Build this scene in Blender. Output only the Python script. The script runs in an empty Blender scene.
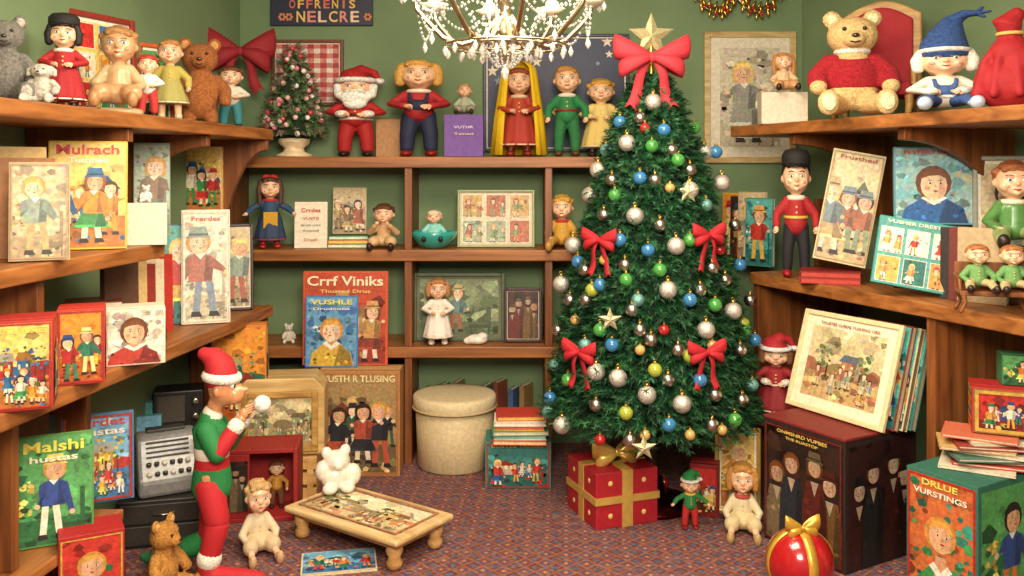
import bpy, math, random
from mathutils import Vector, Matrix, Euler
F=900.0
COL=bpy.context.scene.collection
def wx(px,d): return (px-512)/F*d
def wz(py,d): return 1.6-(py-170)/F*d
def lin(c):
    if isinstance(c,str):
        c=c.lstrip('#'); c=[int(c[i:i+2],16)/255 for i in (0,2,4)]
    return tuple((x/12.92 if x<=.04045 else ((x+.055)/1.055)**2.4) for x in c[:3])
def shade(c,f):
    c=c.lstrip('#'); v=[int(c[i:i+2],16) for i in (0,2,4)]
    return '#%02x%02x%02x'%tuple(max(0,min(255,int(x*f))) for x in v)
# ------------------------------------------------ materials
MC={}
def mat(col,kind='cloth'):
    key=(col,kind)
    if key in MC: return MC[key]
    P=dict(cloth=(.75,0,.22,190,.09),plush=(1,0,1.0,110,.26),hair=(.6,0,.7,150,.22),gloss=(.18,0,.05,30,.05),ceramic=(.28,0,.05,30,.12),
           paper=(.6,0,.08,60,.1),paint=(.45,0,.1,50,.1),metal=(.28,1,.08,40,.08),skin=(.28,0,.03,35,.08),
           leather=(.4,0,.2,120,.12),glitter=(.3,.55,.9,260,.3),wicker=(.7,0,.6,140,.2),foil=(.3,.45,.2,40,.08),brushed=(.42,.35,.1,60,.12))[kind]
    m=bpy.data.materials.new(kind+'_material'); m.use_nodes=True
    nt=m.node_tree; b=nt.nodes['Principled BSDF']
    b.inputs['Roughness'].default_value=P[0]; b.inputs['Metallic'].default_value=P[1]
    tc=nt.nodes.new('ShaderNodeTexCoord'); n=nt.nodes.new('ShaderNodeTexNoise')
    n.inputs['Scale'].default_value=P[3]; n.inputs['Detail'].default_value=4
    nt.links.new(tc.outputs['Object'],n.inputs['Vector'])
    r=nt.nodes.new('ShaderNodeValToRGB'); l=lin(col); v=P[4]
    r.color_ramp.elements[0].position=.3; r.color_ramp.elements[1].position=.7
    r.color_ramp.elements[0].color=(*[x*(1-v*1.6) for x in l],1)
    r.color_ramp.elements[1].color=(*[min(1,x*(1+v)+.004) for x in l],1)
    nt.links.new(n.outputs['Fac'],r.inputs['Fac']); nt.links.new(r.outputs['Color'],b.inputs['Base Color'])
    bp=nt.nodes.new('ShaderNodeBump'); bp.inputs['Strength'].default_value=P[2]; bp.inputs['Distance'].default_value=.004
    nt.links.new(n.outputs['Fac'],bp.inputs['Height']); nt.links.new(bp.outputs['Normal'],b.inputs['Normal'])
    if kind=='gloss': b.inputs['Coat Weight'].default_value=.5
    if kind=='skin': b.inputs['Coat Weight'].default_value=.15
    MC[key]=m; return m
def attr_mat(name,rough=.5,paint=False):
    m=bpy.data.materials.new(name); m.use_nodes=True; nt=m.node_tree; b=nt.nodes['Principled BSDF']
    b.inputs['Roughness'].default_value=rough
    a=nt.nodes.new('ShaderNodeAttribute'); a.attribute_name='Col'
    tc=nt.nodes.new('ShaderNodeTexCoord'); n=nt.nodes.new('ShaderNodeTexNoise'); n.inputs['Scale'].default_value=55; n.inputs['Detail'].default_value=6
    nt.links.new(tc.outputs['Object'],n.inputs['Vector'])
    mr=nt.nodes.new('ShaderNodeMapRange'); mr.inputs[1].default_value=.3; mr.inputs[2].default_value=.7; mr.inputs[3].default_value=.68; mr.inputs[4].default_value=1.12
    nt.links.new(n.outputs['Fac'],mr.inputs[0])
    h=nt.nodes.new('ShaderNodeVectorMath'); h.operation='SCALE'
    nt.links.new(a.outputs['Color'],h.inputs[0]); nt.links.new(mr.outputs[0],h.inputs['Scale'])
    out=h.outputs[0]
    if paint:
        n2=nt.nodes.new('ShaderNodeTexNoise'); n2.inputs['Scale'].default_value=34; n2.inputs['Detail'].default_value=5; n2.inputs['Distortion'].default_value=1.8
        nt.links.new(tc.outputs['Object'],n2.inputs['Vector'])
        mx=nt.nodes.new('ShaderNodeMix'); mx.data_type='RGBA'; mx.blend_type='OVERLAY'; mx.inputs[0].default_value=.6
        nt.links.new(out,mx.inputs[6]); nt.links.new(n2.outputs['Color'],mx.inputs[7]); out=mx.outputs[2]
    nt.links.new(out,b.inputs['Base Color']); return m
PRINT=attr_mat('printed_paper_material',.5,True); NEEDLE=attr_mat('needle_material',.6)
def wood(c1,c2,scale,rough=.45):
    key=(c1,c2,scale)
    if key in MC: return MC[key]
    m=bpy.data.materials.new('wood_material'); m.use_nodes=True; nt=m.node_tree; b=nt.nodes['Principled BSDF']
    tc=nt.nodes.new('ShaderNodeTexCoord'); mp=nt.nodes.new('ShaderNodeMapping'); mp.inputs['Scale'].default_value=scale
    n=nt.nodes.new('ShaderNodeTexNoise'); n.inputs['Scale'].default_value=1; n.inputs['Detail'].default_value=6; n.inputs['Distortion'].default_value=.6
    r=nt.nodes.new('ShaderNodeValToRGB'); r.color_ramp.elements[0].position=.3; r.color_ramp.elements[1].position=.72
    r.color_ramp.elements[0].color=(*lin(c1),1); r.color_ramp.elements[1].color=(*lin(c2),1)
    nt.links.new(tc.outputs['Object'],mp.inputs[0]); nt.links.new(mp.outputs[0],n.inputs['Vector'])
    nt.links.new(n.outputs['Fac'],r.inputs['Fac']); nt.links.new(r.outputs['Color'],b.inputs['Base Color'])
    b.inputs['Roughness'].default_value=rough; MC[key]=m; return m
WD,WL='#724018','#b2723a'
WX=wood(WD,WL,(2,28,28)); WY=wood(WD,WL,(28,2,28)); WZ=wood('#5a3014','#94582a',(28,28,2))
WPINE=wood('#a8793f','#d9ae6c',(4,30,30)); WDARK=wood('#20140e','#3c271a',(5,30,30)); WGOLD=wood('#8a6128','#caa057',(6,30,30))
def emis(c,s):
    m=bpy.data.materials.new('bulb_glow_material'); m.use_nodes=True; b=m.node_tree.nodes['Principled BSDF']
    b.inputs['Base Color'].default_value=(*lin(c),1); b.inputs['Emission Color'].default_value=(*lin(c),1); b.inputs['Emission Strength'].default_value=s; return m
def glass():
    m=bpy.data.materials.new('crystal_material'); m.use_nodes=True; b=m.node_tree.nodes['Principled BSDF']
    b.inputs['Base Color'].default_value=(.74,.72,.68,1); b.inputs['Roughness'].default_value=.06; b.inputs['Transmission Weight'].default_value=.55; b.inputs['IOR'].default_value=1.6
    return m
CRY=glass()
# ------------------------------------------------ mesh builder
class MB:
    def __init__(s): s.v=[];s.f=[];s.c=[];s.col=None
    def add(s,vs,fs):
        o=len(s.v); s.v+= [tuple(p) for p in vs]
        for f in fs: s.f.append([i+o for i in f]); s.c.append(s.col)
        return s
    def box(s,c,sz,rot=(0,0,0)):
        M=Euler(rot).to_matrix(); c=Vector(c); x,y,z=[k/2 for k in sz]
        vs=[c+M@Vector((a*x,b*y,d*z)) for a in(-1,1) for b in(-1,1) for d in(-1,1)]
        return s.add(vs,[(0,1,3,2),(4,6,7,5),(0,4,5,1),(2,3,7,6),(0,2,6,4),(1,5,7,3)])
    def ell(s,c,r,seg=16,rings=10,rot=(0,0,0)):
        if not hasattr(r,'__len__'): r=(r,r,r)
        M=Euler(rot).to_matrix(); c=Vector(c)
        vs=[c+M@Vector((0,0,-r[2]))]
        for i in range(1,rings):
            a=-math.pi/2+math.pi*i/rings
            for j in range(seg):
                b=2*math.pi*j/seg; vs.append(c+M@Vector((r[0]*math.cos(a)*math.cos(b),r[1]*math.cos(a)*math.sin(b),r[2]*math.sin(a))))
        vs.append(c+M@Vector((0,0,r[2])))
        return s._rings(vs,seg,rings-1)
    def _rings(s,vs,seg,n):
        fs=[(0,1+(j+1)%seg,1+j) for j in range(seg)]
        for i in range(n-1):
            for j in range(seg):
                a=1+i*seg+j; b=1+i*seg+(j+1)%seg; fs.append((a,b,b+seg,a+seg))
        t=len(vs)-1; o=1+(n-1)*seg
        fs+=[(t,o+j,o+(j+1)%seg) for j in range(seg)]
        return s.add(vs,fs)
    def tube(s,pts,rad,seg=10,round_=True):
        pts=[Vector(p) for p in pts]
        if not hasattr(rad,'__len__'): rad=[rad]*len(pts)
        P=[];R=[];T=[]
        d0=(pts[1]-pts[0]).normalized(); d1=(pts[-1]-pts[-2]).normalized()
        if round_:
            for k in (-65,-40,-18): a=math.radians(k); P.append(pts[0]+d0*rad[0]*math.sin(a)); R.append(rad[0]*math.cos(a)); T.append(d0)
        for i,p in enumerate(pts):
            t=(pts[min(i+1,len(pts)-1)]-pts[max(i-1,0)]).normalized(); P.append(p);R.append(rad[i]);T.append(t)
        if round_:
            for k in (18,40,65): a=math.radians(k); P.append(pts[-1]+d1*rad[-1]*math.sin(a)); R.append(rad[-1]*math.cos(a)); T.append(d1)
        u=T[0].orthogonal().normalized()
        e=1 if round_ else 0
        vs=[pts[0]-d0*rad[0]*e]
        for p,r,t in zip(P,R,T):
            u=(u-t*u.dot(t)).normalized(); w=t.cross(u)
            for j in range(seg):
                b=2*math.pi*j/seg; vs.append(p+(u*math.cos(b)+w*math.sin(b))*r)
        vs.append(pts[-1]+d1*rad[-1]*e)
        return s._rings(vs,seg,len(P))
    def cap(s,a,b,r0,r1=None,seg=12): return s.tube([a,b],[r0,r0 if r1 is None else r1],seg)
    def lathe(s,prof,c=(0,0,0),seg=24):
        c=Vector(c); vs=[c+Vector((0,0,prof[0][1]))]
        for r,z in prof:
            for j in range(seg):
                b=2*math.pi*j/seg; vs.append(c+Vector((r*math.cos(b),r*math.sin(b),z)))
        vs.append(c+Vector((0,0,prof[-1][1])))
        return s._rings(vs,seg,len(prof))
    def torus(s,c,R,r,seg=24,rs=8,rot=(0,0,0)):
        M=Euler(rot).to_matrix(); c=Vector(c); vs=[];fs=[]
        for i in range(seg):
            a=2*math.pi*i/seg
            for j in range(rs):
                b=2*math.pi*j/rs; q=R+r*math.cos(b); vs.append(c+M@Vector((q*math.cos(a),q*math.sin(a),r*math.sin(b))))
        for i in range(seg):
            for j in range(rs):
                fs.append((i*rs+j,((i+1)%seg)*rs+j,((i+1)%seg)*rs+(j+1)%rs,i*rs+(j+1)%rs))
        return s.add(vs,fs)
    def prism(s,pts,z0,z1):
        n=len(pts); vs=[(x,y,z0) for x,y in pts]+[(x,y,z1) for x,y in pts]
        return s.add(vs,[tuple(range(n))[::-1],tuple(range(n,2*n))]+[(i,(i+1)%n,n+(i+1)%n,n+i) for i in range(n)])
    def yprism(s,pts,y0,y1,c=(0,0,0),rz=0):
        n=len(pts); M=Matrix.Rotation(rz,3,'Z'); c=Vector(c)
        vs=[c+M@Vector((x,y0,z)) for x,z in pts]+[c+M@Vector((x,y1,z)) for x,z in pts]
        return s.add(vs,[tuple(range(n)),tuple(range(n,2*n))[::-1]]+[(i,n+i,n+(i+1)%n,(i+1)%n) for i in range(n)])
    def mesh(s,name,m):
        me=bpy.data.meshes.new(name); me.from_pydata(s.v,[],s.f); me.update()
        me.materials.append(m); return me
    def obj(s,name,m,parent=None,smooth=True,voxel=None,bevel=None,label=None,cat=None,loc=None,rot=None,group=None,solid=None,kind=None):
        me=s.mesh(name,m)
        if any(c is not None for c in s.c):
            ca=me.color_attributes.new('Col','FLOAT_COLOR','CORNER'); buf=[]
            for f,c in zip(s.f,s.c):
                l=(*lin(c or '#888888'),1) if not (isinstance(c,tuple)) else (*c,1)
                buf+=list(l)*len(f)
            ca.data.foreach_set('color',buf)
        o=bpy.data.objects.new(name,me); COL.objects.link(o)
        if smooth: me.polygons.foreach_set('use_smooth',[True]*len(me.polygons))
        if parent: o.parent=parent
        if loc: o.location=loc
        if rot: o.rotation_euler=rot
        if voxel:
            md=o.modifiers.new('Remesh','REMESH'); md.mode='VOXEL'; md.voxel_size=voxel; md.use_smooth_shade=True
            md=o.modifiers.new('Smooth','SMOOTH'); md.factor=.5; md.iterations=3
        if solid:
            md=o.modifiers.new('Solidify','SOLIDIFY'); md.thickness=solid; md.offset=0
        if bevel:
            md=o.modifiers.new('Bevel','BEVEL'); md.width=bevel; md.segments=2; md.limit_method='ANGLE'
        tag(o,label,cat,group,kind); return o
def tag(o,label=None,cat=None,group=None,kind=None):
    if label: o['label']=label
    if cat: o['category']=cat
    if group: o['group']=group
    if kind: o['kind']=kind
def thing(name,label,cat,loc,yaw=0,lean=0,group=None,roll=0):
    o=bpy.data.objects.new(name,None); o.empty_display_size=.05; COL.objects.link(o)
    o.location=loc; o.rotation_euler=(-lean,roll,yaw); tag(o,label,cat,group); return o
def copytree(o,loc,rot=None,label=None):
    n=o.copy(); COL.objects.link(n); n.location=loc
    if rot: n.rotation_euler=rot
    if label: n['label']=label
    for c in o.children:
        k=c.copy(); k.parent=n; COL.objects.link(k)
    return n
def text(parent,body,x,z,y,w,h,col,name='lettering'):
    cu=bpy.data.curves.new('t','FONT'); cu.body=body; cu.align_x='CENTER'; cu.offset=.018; cu.resolution_u=3
    t=bpy.data.objects.new('t',cu); me=bpy.data.meshes.new_from_object(t)
    bpy.data.objects.remove(t); xs=[v.co.x for v in me.vertices]; ys=[v.co.y for v in me.vertices]
    if not xs: return
    mx,Mx,my,My=min(xs),max(xs),min(ys),max(ys); sx=w/(Mx-mx); sy=h/(My-my)
    for v in me.vertices: v.co=Vector(((v.co.x-(mx+Mx)/2)*sx,0,(v.co.y-(my+My)/2)*sy))
    me.materials.clear(); me.materials.append(mat(col,'paint')); me.name=name
    o=bpy.data.objects.new(name,me); COL.objects.link(o); o.parent=parent; o.location=(x,y,z); return o
# ------------------------------------------------ printed art
SKINC=['#f0c8a0','#e8b890','#f4d3b0','#e2ac82']
HAIRC=['#3a2010','#6a3a18','#c89040','#201510','#e0c070','#8a4a20']
PAL=dict(warm=['#ecc86a','#b8702a','#c02a20','#2f6a9a','#3a8a4a','#f0e4c8','#e09030'],
 cream=['#ecdcb4','#b59a68','#b85838','#5d7a5a','#5a6f86','#c8a050','#e8d8b0'],
 blue=['#78b0d0','#3a72a0','#d03a30','#e8c040','#f0e6d0','#2a7a50','#e08a40'],
 green=['#58a058','#2a6a38','#d03a30','#e8c860','#f0e4cc','#304a90','#d87a30'],
 red=['#c02a1e','#7a1a14','#e8c860','#2f7a40','#f0e4cc','#30508a','#e09a40'],
 dark=['#2a1c16','#3c2418','#8a3020','#a87a3c','#b89a70','#4a5a44','#32404e'],
 teal=['#58aaa0','#25706a','#d8b050','#f0e8d4','#c83a2a','#305a90','#e8a050'],
 sepia=['#cbb48a','#a88e68','#8a6a48','#b89a68','#8a9a88','#dcd0b0','#a85a40'],
 white=['#f0e8da','#cfc0a4','#c84030','#6a9a6a','#5a7896','#caa050','#a86a50'],
 orange=['#e0902a','#b85a1a','#b82a20','#2f7a5a','#f4dc90','#304a80','#e8c040'])
class Art(MB):
    def __init__(s,w,h): super().__init__(); s.w=w;s.h=h;s.n=0
    def poly(s,pts,col,layer=True):
        y=-.00009*s.n
        if layer: s.n+=1
        s.col=col
        vs=[((min(max(u,.008),.992)-.5)*s.w,y,min(max(v,.008),.992)*s.h) for u,v in pts]
        s.add(vs,[tuple(range(len(vs)))])
    def rect(s,a,b,c,d,col): s.poly([(a,b),(c,b),(c,d),(a,d)],col)
    def el(s,u,v,r,rv,col,n=14,a0=0,a1=2*math.pi):
        s.poly([(u+r*math.cos(a0+(a1-a0)*i/n),v+rv*math.sin(a0+(a1-a0)*i/n)) for i in range(n if a1-a0>6.2 else n+1)],col)
    def dabs(s,n,x0,y0,x1,y1,cols,sz,R):
        a=s.w/s.h
        for i in range(n):
            u,v=R.uniform(x0,x1),R.uniform(y0,y1); q=sz*R.uniform(.5,1.4); t=R.uniform(0,3)
            s.poly([(u+q*R.uniform(.6,1.1)*math.cos(t+k*1.257),v+q*a*R.uniform(.4,.9)*math.sin(t+k*1.257)) for k in range(5)],shade(R.choice(cols),R.uniform(.7,1.2)),i%6==5)
    def head(s,u,v,r,R,hat=None,face=True,girl=False,turn=None,f=1.0,hair=None):
        k=s.w/s.h; t=R.uniform(-.25,.25) if turn is None else turn; hc=shade(hair or R.choice(HAIRC),f); sk=shade(R.choice(SKINC),f)
        s.el(u-t*r*.2,v+.12*r*k,1.12*r,1.15*r*k,hc,14)
        if girl: s.poly([(u-1.15*r,v+.1*r*k),(u+1.15*r,v+.1*r*k),(u+1.0*r,v-1.0*r*k),(u-1.0*r,v-1.0*r*k)],hc)
        s.el(u,v-.05*r*k,.82*r,1.0*r*k,sk,14)
        s.el(u+.3*r,v-.05*r*k,.5*r,.9*r*k,shade(sk,.9),10,-1.57,1.57)
        s.poly([(u-.85*r,v+.35*r*k),(u-.5*r,v+.95*r*k),(u+.5*r,v+.98*r*k),(u+.88*r,v+.35*r*k),(u+.3*r,v+.62*r*k),(u-.35*r,v+.55*r*k)],shade(hc,1.15))
        if face:
            for e in(-1,1):
                if r*s.w>.012: s.el(u+(e*.32+t)*r,v+.08*r*k,.13*r,.09*r*k,shade('#f4ece0',f),6)
                s.el(u+(e*.32+t)*r,v+.08*r*k,.075*r,.085*r*k,'#241812',6)
                s.poly([(u+(e*.32+t-.16)*r,v+.25*r*k),(u+(e*.32+t+.16)*r,v+.25*r*k),(u+(e*.32+t)*r,v+.32*r*k)],shade(hc,.8))
                s.el(u+(e*.48+t*.5)*r,v-.25*r*k,.18*r,.14*r*k,shade('#e0957a',f),7)
            s.poly([(u+(t-.02)*r,v+.02*r*k),(u+(t+.14)*r,v-.2*r*k),(u+(t-.08)*r,v-.2*r*k)],shade(sk,.78))
            s.poly([(u+(t-.2)*r,v-.42*r*k),(u+t*r,v-.38*r*k),(u+(t+.2)*r,v-.42*r*k),(u+t*r,v-.52*r*k)],shade('#b0302a',f))
        if hat:
            s.poly([(u-1.2*r,v+.55*r*k),(u+1.2*r,v+.55*r*k),(u+.9*r,v+.8*r*k),(u+.7*r,v+1.6*r*k),(u-.7*r,v+1.6*r*k),(u-.9*r,v+.8*r*k)],hat)
            s.poly([(u-.9*r,v+.75*r*k),(u+.9*r,v+.75*r*k),(u+.85*r,v+.95*r*k),(u-.85*r,v+.95*r*k)],shade(hat,.6))
    def fig(s,u,v,hh,q,R,face=True,f=1.0):
        a=s.h/s.w; k=hh*a; P=s.poly; girl=R.random()<.5; cl,c2=shade(R.choice(q),f),shade(R.choice(q),f); ln=R.uniform(-.05,.05)*k; sk=shade('#e8b890',f)
        for e in(-1,1):
            P([(u+e*.1*k-.03*k,v),(u+e*.1*k+.05*k,v),(u+e*.06*k+.04*k,v+.4*hh),(u+e*.06*k-.04*k,v+.4*hh)],shade('#e8d4b8',f) if girl else c2)
            P([(u+e*.1*k-.05*k,v-.01*hh),(u+e*.1*k+.08*k,v-.01*hh),(u+e*.1*k+.05*k,v+.05*hh),(u+e*.1*k-.04*k,v+.05*hh)],'#2a1c16')
        if girl:
            P([(u-.24*k,v+.2*hh),(u+.24*k,v+.2*hh),(u+.1*k+ln,v+.5*hh),(u-.1*k+ln,v+.5*hh)],c2); P([(u-.24*k,v+.2*hh),(u+.24*k,v+.2*hh),(u+.22*k,v+.24*hh),(u-.22*k,v+.24*hh)],shade(c2,1.4))
            P([(u+.05*k,v+.21*hh),(u+.2*k,v+.21*hh),(u+.09*k+ln,v+.5*hh)],shade(c2,.75))
        P([(u-.13*k+ln,v+.40*hh),(u+.13*k+ln,v+.40*hh),(u+.16*k+ln,v+.68*hh),(u+.05*k+ln,v+.73*hh),(u-.05*k+ln,v+.73*hh),(u-.16*k+ln,v+.68*hh)],cl)
        P([(u+.04*k+ln,v+.41*hh),(u+.13*k+ln,v+.41*hh),(u+.15*k+ln,v+.68*hh),(u+.06*k+ln,v+.70*hh)],shade(cl,.72))
        for e in(-1,1):
            t=R.uniform(-.12,.3); x2=u+ln+e*R.uniform(.18,.32)*k; y2=v+(.42+t)*hh
            P([(u+ln+e*.10*k,v+.71*hh),(u+ln+e*.17*k,v+.66*hh),(x2+.03*k,y2),(x2-.03*k,y2-.01*hh),(u+ln+e*.08*k,v+.58*hh)],shade(cl,.88))
            s.el(x2,y2-.01*hh,.035*k,.035*hh,sk,7)
        P([(u-.06*k+ln,v+.73*hh),(u+.06*k+ln,v+.73*hh),(u+ln,v+.66*hh)],shade('#f0e8d8',f))
        s.head(u+ln*1.5,v+.85*hh,.125*k,R,shade(R.choice(q),f) if R.random()<.35 else None,face,girl,f=f)
    def border(s,w,col):
        wv=w*s.w/s.h
        s.rect(0,0,1,wv,col);s.rect(0,1-wv,1,1,col);s.rect(0,0,w,1,col);s.rect(1-w,0,1,1,col)
def art(parent,w,h,style,seed,pal,y=0,z0=0,x0=0,border=None,name='printed_picture',top=1.0,rz=0):
    if isinstance(pal,str): pal=PAL[pal]
    R=random.Random(seed); A=Art(w,h); bg,gd,*q=pal; kk=w/h
    if not q: q=['#b03028','#2f6a40','#2b4f86','#d8a838']
    A.rect(0,0,1,1,bg)
    if style=='people':
        A.dabs(26,0,.3,1,.8*top,[bg,shade(bg,1.15),gd,shade(bg,.85)],.09,R)
        u=R.uniform(.1,.6); A.rect(u,.3,u+.3,.58*top,shade(R.choice(q),.85)); A.poly([(u-.04,.58*top),(u+.34,.58*top),(u+.15,.72*top)],shade(R.choice(q),.7))
        for i in range(3): A.rect(u+.04+i*.09,.42,u+.09+i*.09,.5,'#f0dca0')
        A.rect(0,0,1,.3,gd); A.dabs(30,0,.02,1,.32,[gd,shade(gd,1.3),shade(gd,.7),R.choice(q)],.06,R)
        for i in range(3): A.fig(R.uniform(.1,.9),.2+R.random()*.08,(.34+R.random()*.1)*top,q,R,False)
        n=3 if w>.14 else 2; us=[(i+.6)/(n+.2)+R.uniform(-.06,.06) for i in range(n)]; R.shuffle(us)
        for u in us: A.fig(u,.03+R.random()*.10,(.5+R.random()*.22)*top,q,R)
    elif style=='single':
        A.dabs(40,0,.25,1,.95,[bg,shade(bg,1.08),shade(bg,.9),gd],.12,R)
        A.rect(0,0,1,.24,gd); A.dabs(30,0,.02,1,.28,[gd,shade(gd,1.2),shade(gd,.8)],.08,R)
        c=shade(gd,.75); A.rect(.62,.12,.9,.18,c); A.rect(.64,.02,.67,.14,c); A.rect(.86,.02,.89,.5,c); A.rect(.84,.18,.9,.5,shade(c,1.2))
        A.dabs(16,.04,.3,.26,.6,[shade(q[1],.9),shade(q[1],1.2),gd],.05,R)
        A.fig(.46,.06,.80*top,q,R)
    elif style=='dim':
        A.dabs(50,0,0,1,1,[bg,gd,shade(gd,.7),shade(bg,.8)],.14,R)
        for (u,hh_) in ((.16,.62),(.84,.66),(.36,.74),(.66,.78)):
            c=R.choice(q); r=.095; v=hh_*top
            A.poly([(u-.17,0),(u+.17,0),(u+.15,v-.30),(u+.10,v-.12),(u-.10,v-.12),(u-.15,v-.30)],shade(c,.62)); A.poly([(u+.03,0),(u+.16,0),(u+.14,v-.3),(u+.08,v-.13)],shade(c,.42)); A.poly([(u-.05,v-.12),(u+.05,v-.12),(u,v-.24)],'#a8957a')
            A.dabs(10,u-.13,.02,u+.13,v-.2,[shade(c,.8),shade(c,.5)],.03,R)
            A.head(u,v,r,R,shade(R.choice(q),.5) if R.random()<.5 else None,True,R.random()<.5,f=.78)
    elif style=='portrait':
        A.dabs(40,0,0,1,top,[bg,gd,shade(bg,.85),shade(gd,1.2)],.10,R)
        A.dabs(30,.05,.1,.95,.9*top,[gd,shade(gd,1.2),shade(gd,.8),R.choice(q)],.08,R)
        c=q[0]; A.poly([(.06,0),(.94,0),(.88,.2),(.66,.33),(.34,.33),(.12,.2)],c); A.poly([(.55,0),(.93,0),(.87,.2),(.66,.32)],shade(c,.7)); A.dabs(12,.12,.02,.88,.2,[c,shade(c,1.3),shade(c,.7)],.04,R)
        A.poly([(.41,.26),(.59,.26),(.58,.42),(.42,.42)],'#cf9870')
        for e in(-1,1): A.poly([(.5,.24),(.5+e*.17,.33),(.5+e*.1,.37),(.5,.3)],'#f0e8d8')
        A.head(.5,.54*top,.21,R,None,True,False,hair=['#c89040','#6a3a18','#8a4a20'][seed%3])
    elif style=='collage':
        nc,nr=(3,2) if w>h else (2,3)
        for i in range(nc):
            for j in range(nr):
                a,b=(i+.06)/nc,(j+.06)/nr*top; c,d=(i+.94)/nc,(j+.94)/nr*top
                c0=R.choice([gd]+q); A.rect(a,b,c,d,'#efe6d2'); a+=.01;b+=.01;c-=.01;d-=.01; A.rect(a,b,c,d,c0)
                A.dabs(8,a+.04,b+.03,c-.04,d-.03,[c0,shade(c0,1.3),shade(c0,.7)],.035,R)
                A.fig((a+c)/2-.05,b,(d-b)*.85,q,R,True)
                if R.random()<.6: A.fig((a+c)/2+.09,b,(d-b)*.7,q,R,False)
    elif style=='landscape':
        A.dabs(30,0,.5,1,1,[bg,shade(bg,1.15),shade(bg,.9)],.10,R)
        A.rect(0,0,1,.45,gd); 
        for i in range(7): A.el(R.random(),.42,R.uniform(.12,.25),R.uniform(.06,.14),shade(R.choice([gd]+q[:2]),R.uniform(.7,1.1)))
        for j in range(2):
            u=R.uniform(.08,.75); c=R.choice(q); A.rect(u,.35,u+.2,.56,c); A.rect(u+.13,.35,u+.2,.56,shade(c,.75)); A.poly([(u-.04,.56),(u+.24,.56),(u+.2,.66),(u+.02,.66)],shade(R.choice(q),.7)); A.rect(u+.08,.35,u+.12,.46,'#4a3020')
            for i in(0,.11): A.rect(u+.02+i,.46,u+.05+i,.52,'#f0dca0')
        A.dabs(50,0,.02,1,.36,[gd,shade(gd,1.25),shade(gd,.75),R.choice(q)],.05,R)
        for i in range(4):
            t=R.random(); A.rect(t-.01,.3,t+.01,.5,'#4a3020'); A.dabs(12,t-.06,.46,t+.06,.72,[shade(q[1],.9),shade(q[1],1.2),'#6a7a3a'],.035,R)
        for i in range(9): A.fig(R.uniform(.08,.92),R.uniform(.04,.22),R.uniform(.2,.32),q,R,False)
    elif style=='gingham':
        for i in range(10):
            for j in range(12):
                if (i%2)or(j%2): A.rect(i/10,j/12,(i+1)/10,(j+1)/12,gd if (i%2 and j%2) else q[0])
    elif style=='stars':
        for i in range(22):
            u,v,r=R.random(),R.random(),R.uniform(.012,.05)
            A.poly([(u+(r if k%2==0 else r*.4)*math.sin(k*math.pi/5),v+(r if k%2==0 else r*.4)*math.cos(k*math.pi/5)*kk) for k in range(10)],R.choice(q))
    elif style=='stripe':
        for i in range(1,9,2): A.rect(0,i/9,1,(i+1)/9,R.choice([gd]+q))
    if border:
        A.border(*border); A.border(border[0]*.35,shade(border[1],.7))
    if A.n>66:
        f=.006/(A.n*.00009); A.v=[(x,y_*f,z) for x,y_,z in A.v]
    o=A.obj(name,PRINT,parent,smooth=False); o.location=(x0,y,z0); o.rotation_euler=(0,0,rz); return o
def book(label,loc,w,h,t,yaw=0,lean=0,cover='#8a3020',a=None,title=(),pages='#e6dcc0',name='book',cat='book',group=None,border=None,top=.72,flat=False,roll=0):
    o=thing(name,label,cat,loc,yaw,lean,group,roll)
    c=.003; k=MB(); k.box((0,-t+c/2,h/2),(w,c,h)); k.box((0,-c/2,h/2),(w,c,h)); k.box((-w/2+c/2,-t/2,h/2),(c,t-2*c,h))
    k.obj('cover',mat(cover,'paper'),o,smooth=False)
    MB().box((c/2,-t/2,h/2),(w-.006-c,t-2*c-.0004,h-.008)).obj('pages',mat(pages,'paper'),o,smooth=False)
    if a: art(o,w*.97,h*.98,a[0],a[1],a[2],y=-t-.0006,z0=h*.01,border=border,top=top)
    for (tx,tz,tw,th,tc) in title: text(o,tx,0,tz*h,-t-.0085,tw*w,th*h,tc)
    if flat: o.rotation_euler=(math.radians(-90),0,yaw)
    return o
def carton(label,loc,w,h,t,yaw=0,lean=0,col='#8a3020',a=None,title=(),side=None,name='box',cat='box',group=None,top=.85,border=None,edge=None):
    """box standing on z=0, front face at y=-t, back at 0"""
    o=thing(name,label,cat,loc,yaw,lean,group)
    MB().box((0,-t/2,h/2),(w,t,h)).obj('body',mat(col,'paper'),o,smooth=False,bevel=.002)
    MB().box((0,-t/2,h+.001),(w*.98,t*.49,.002)).obj('flap',mat(edge or col,'paper'),o,smooth=False)
    if a: art(o,w*.96,h*.96,a[0],a[1],a[2],y=-t-.0006,z0=h*.02,border=border,top=top)
    if side:
        s_=art(o,t*.92,h*.94,side[0],side[1],side[2],z0=h*.02,name='side_picture')
        e=side[3] if len(side)>3 else 1
        s_.location=(e*(w/2+.0006),-t/2,h*.02); s_.rotation_euler=(0,0,e*math.pi/2)
    for (tx,tz,tw,th,tc) in title: text(o,tx,0,tz*h,-t-.0085,tw*w,th*h,tc)
    return o
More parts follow.
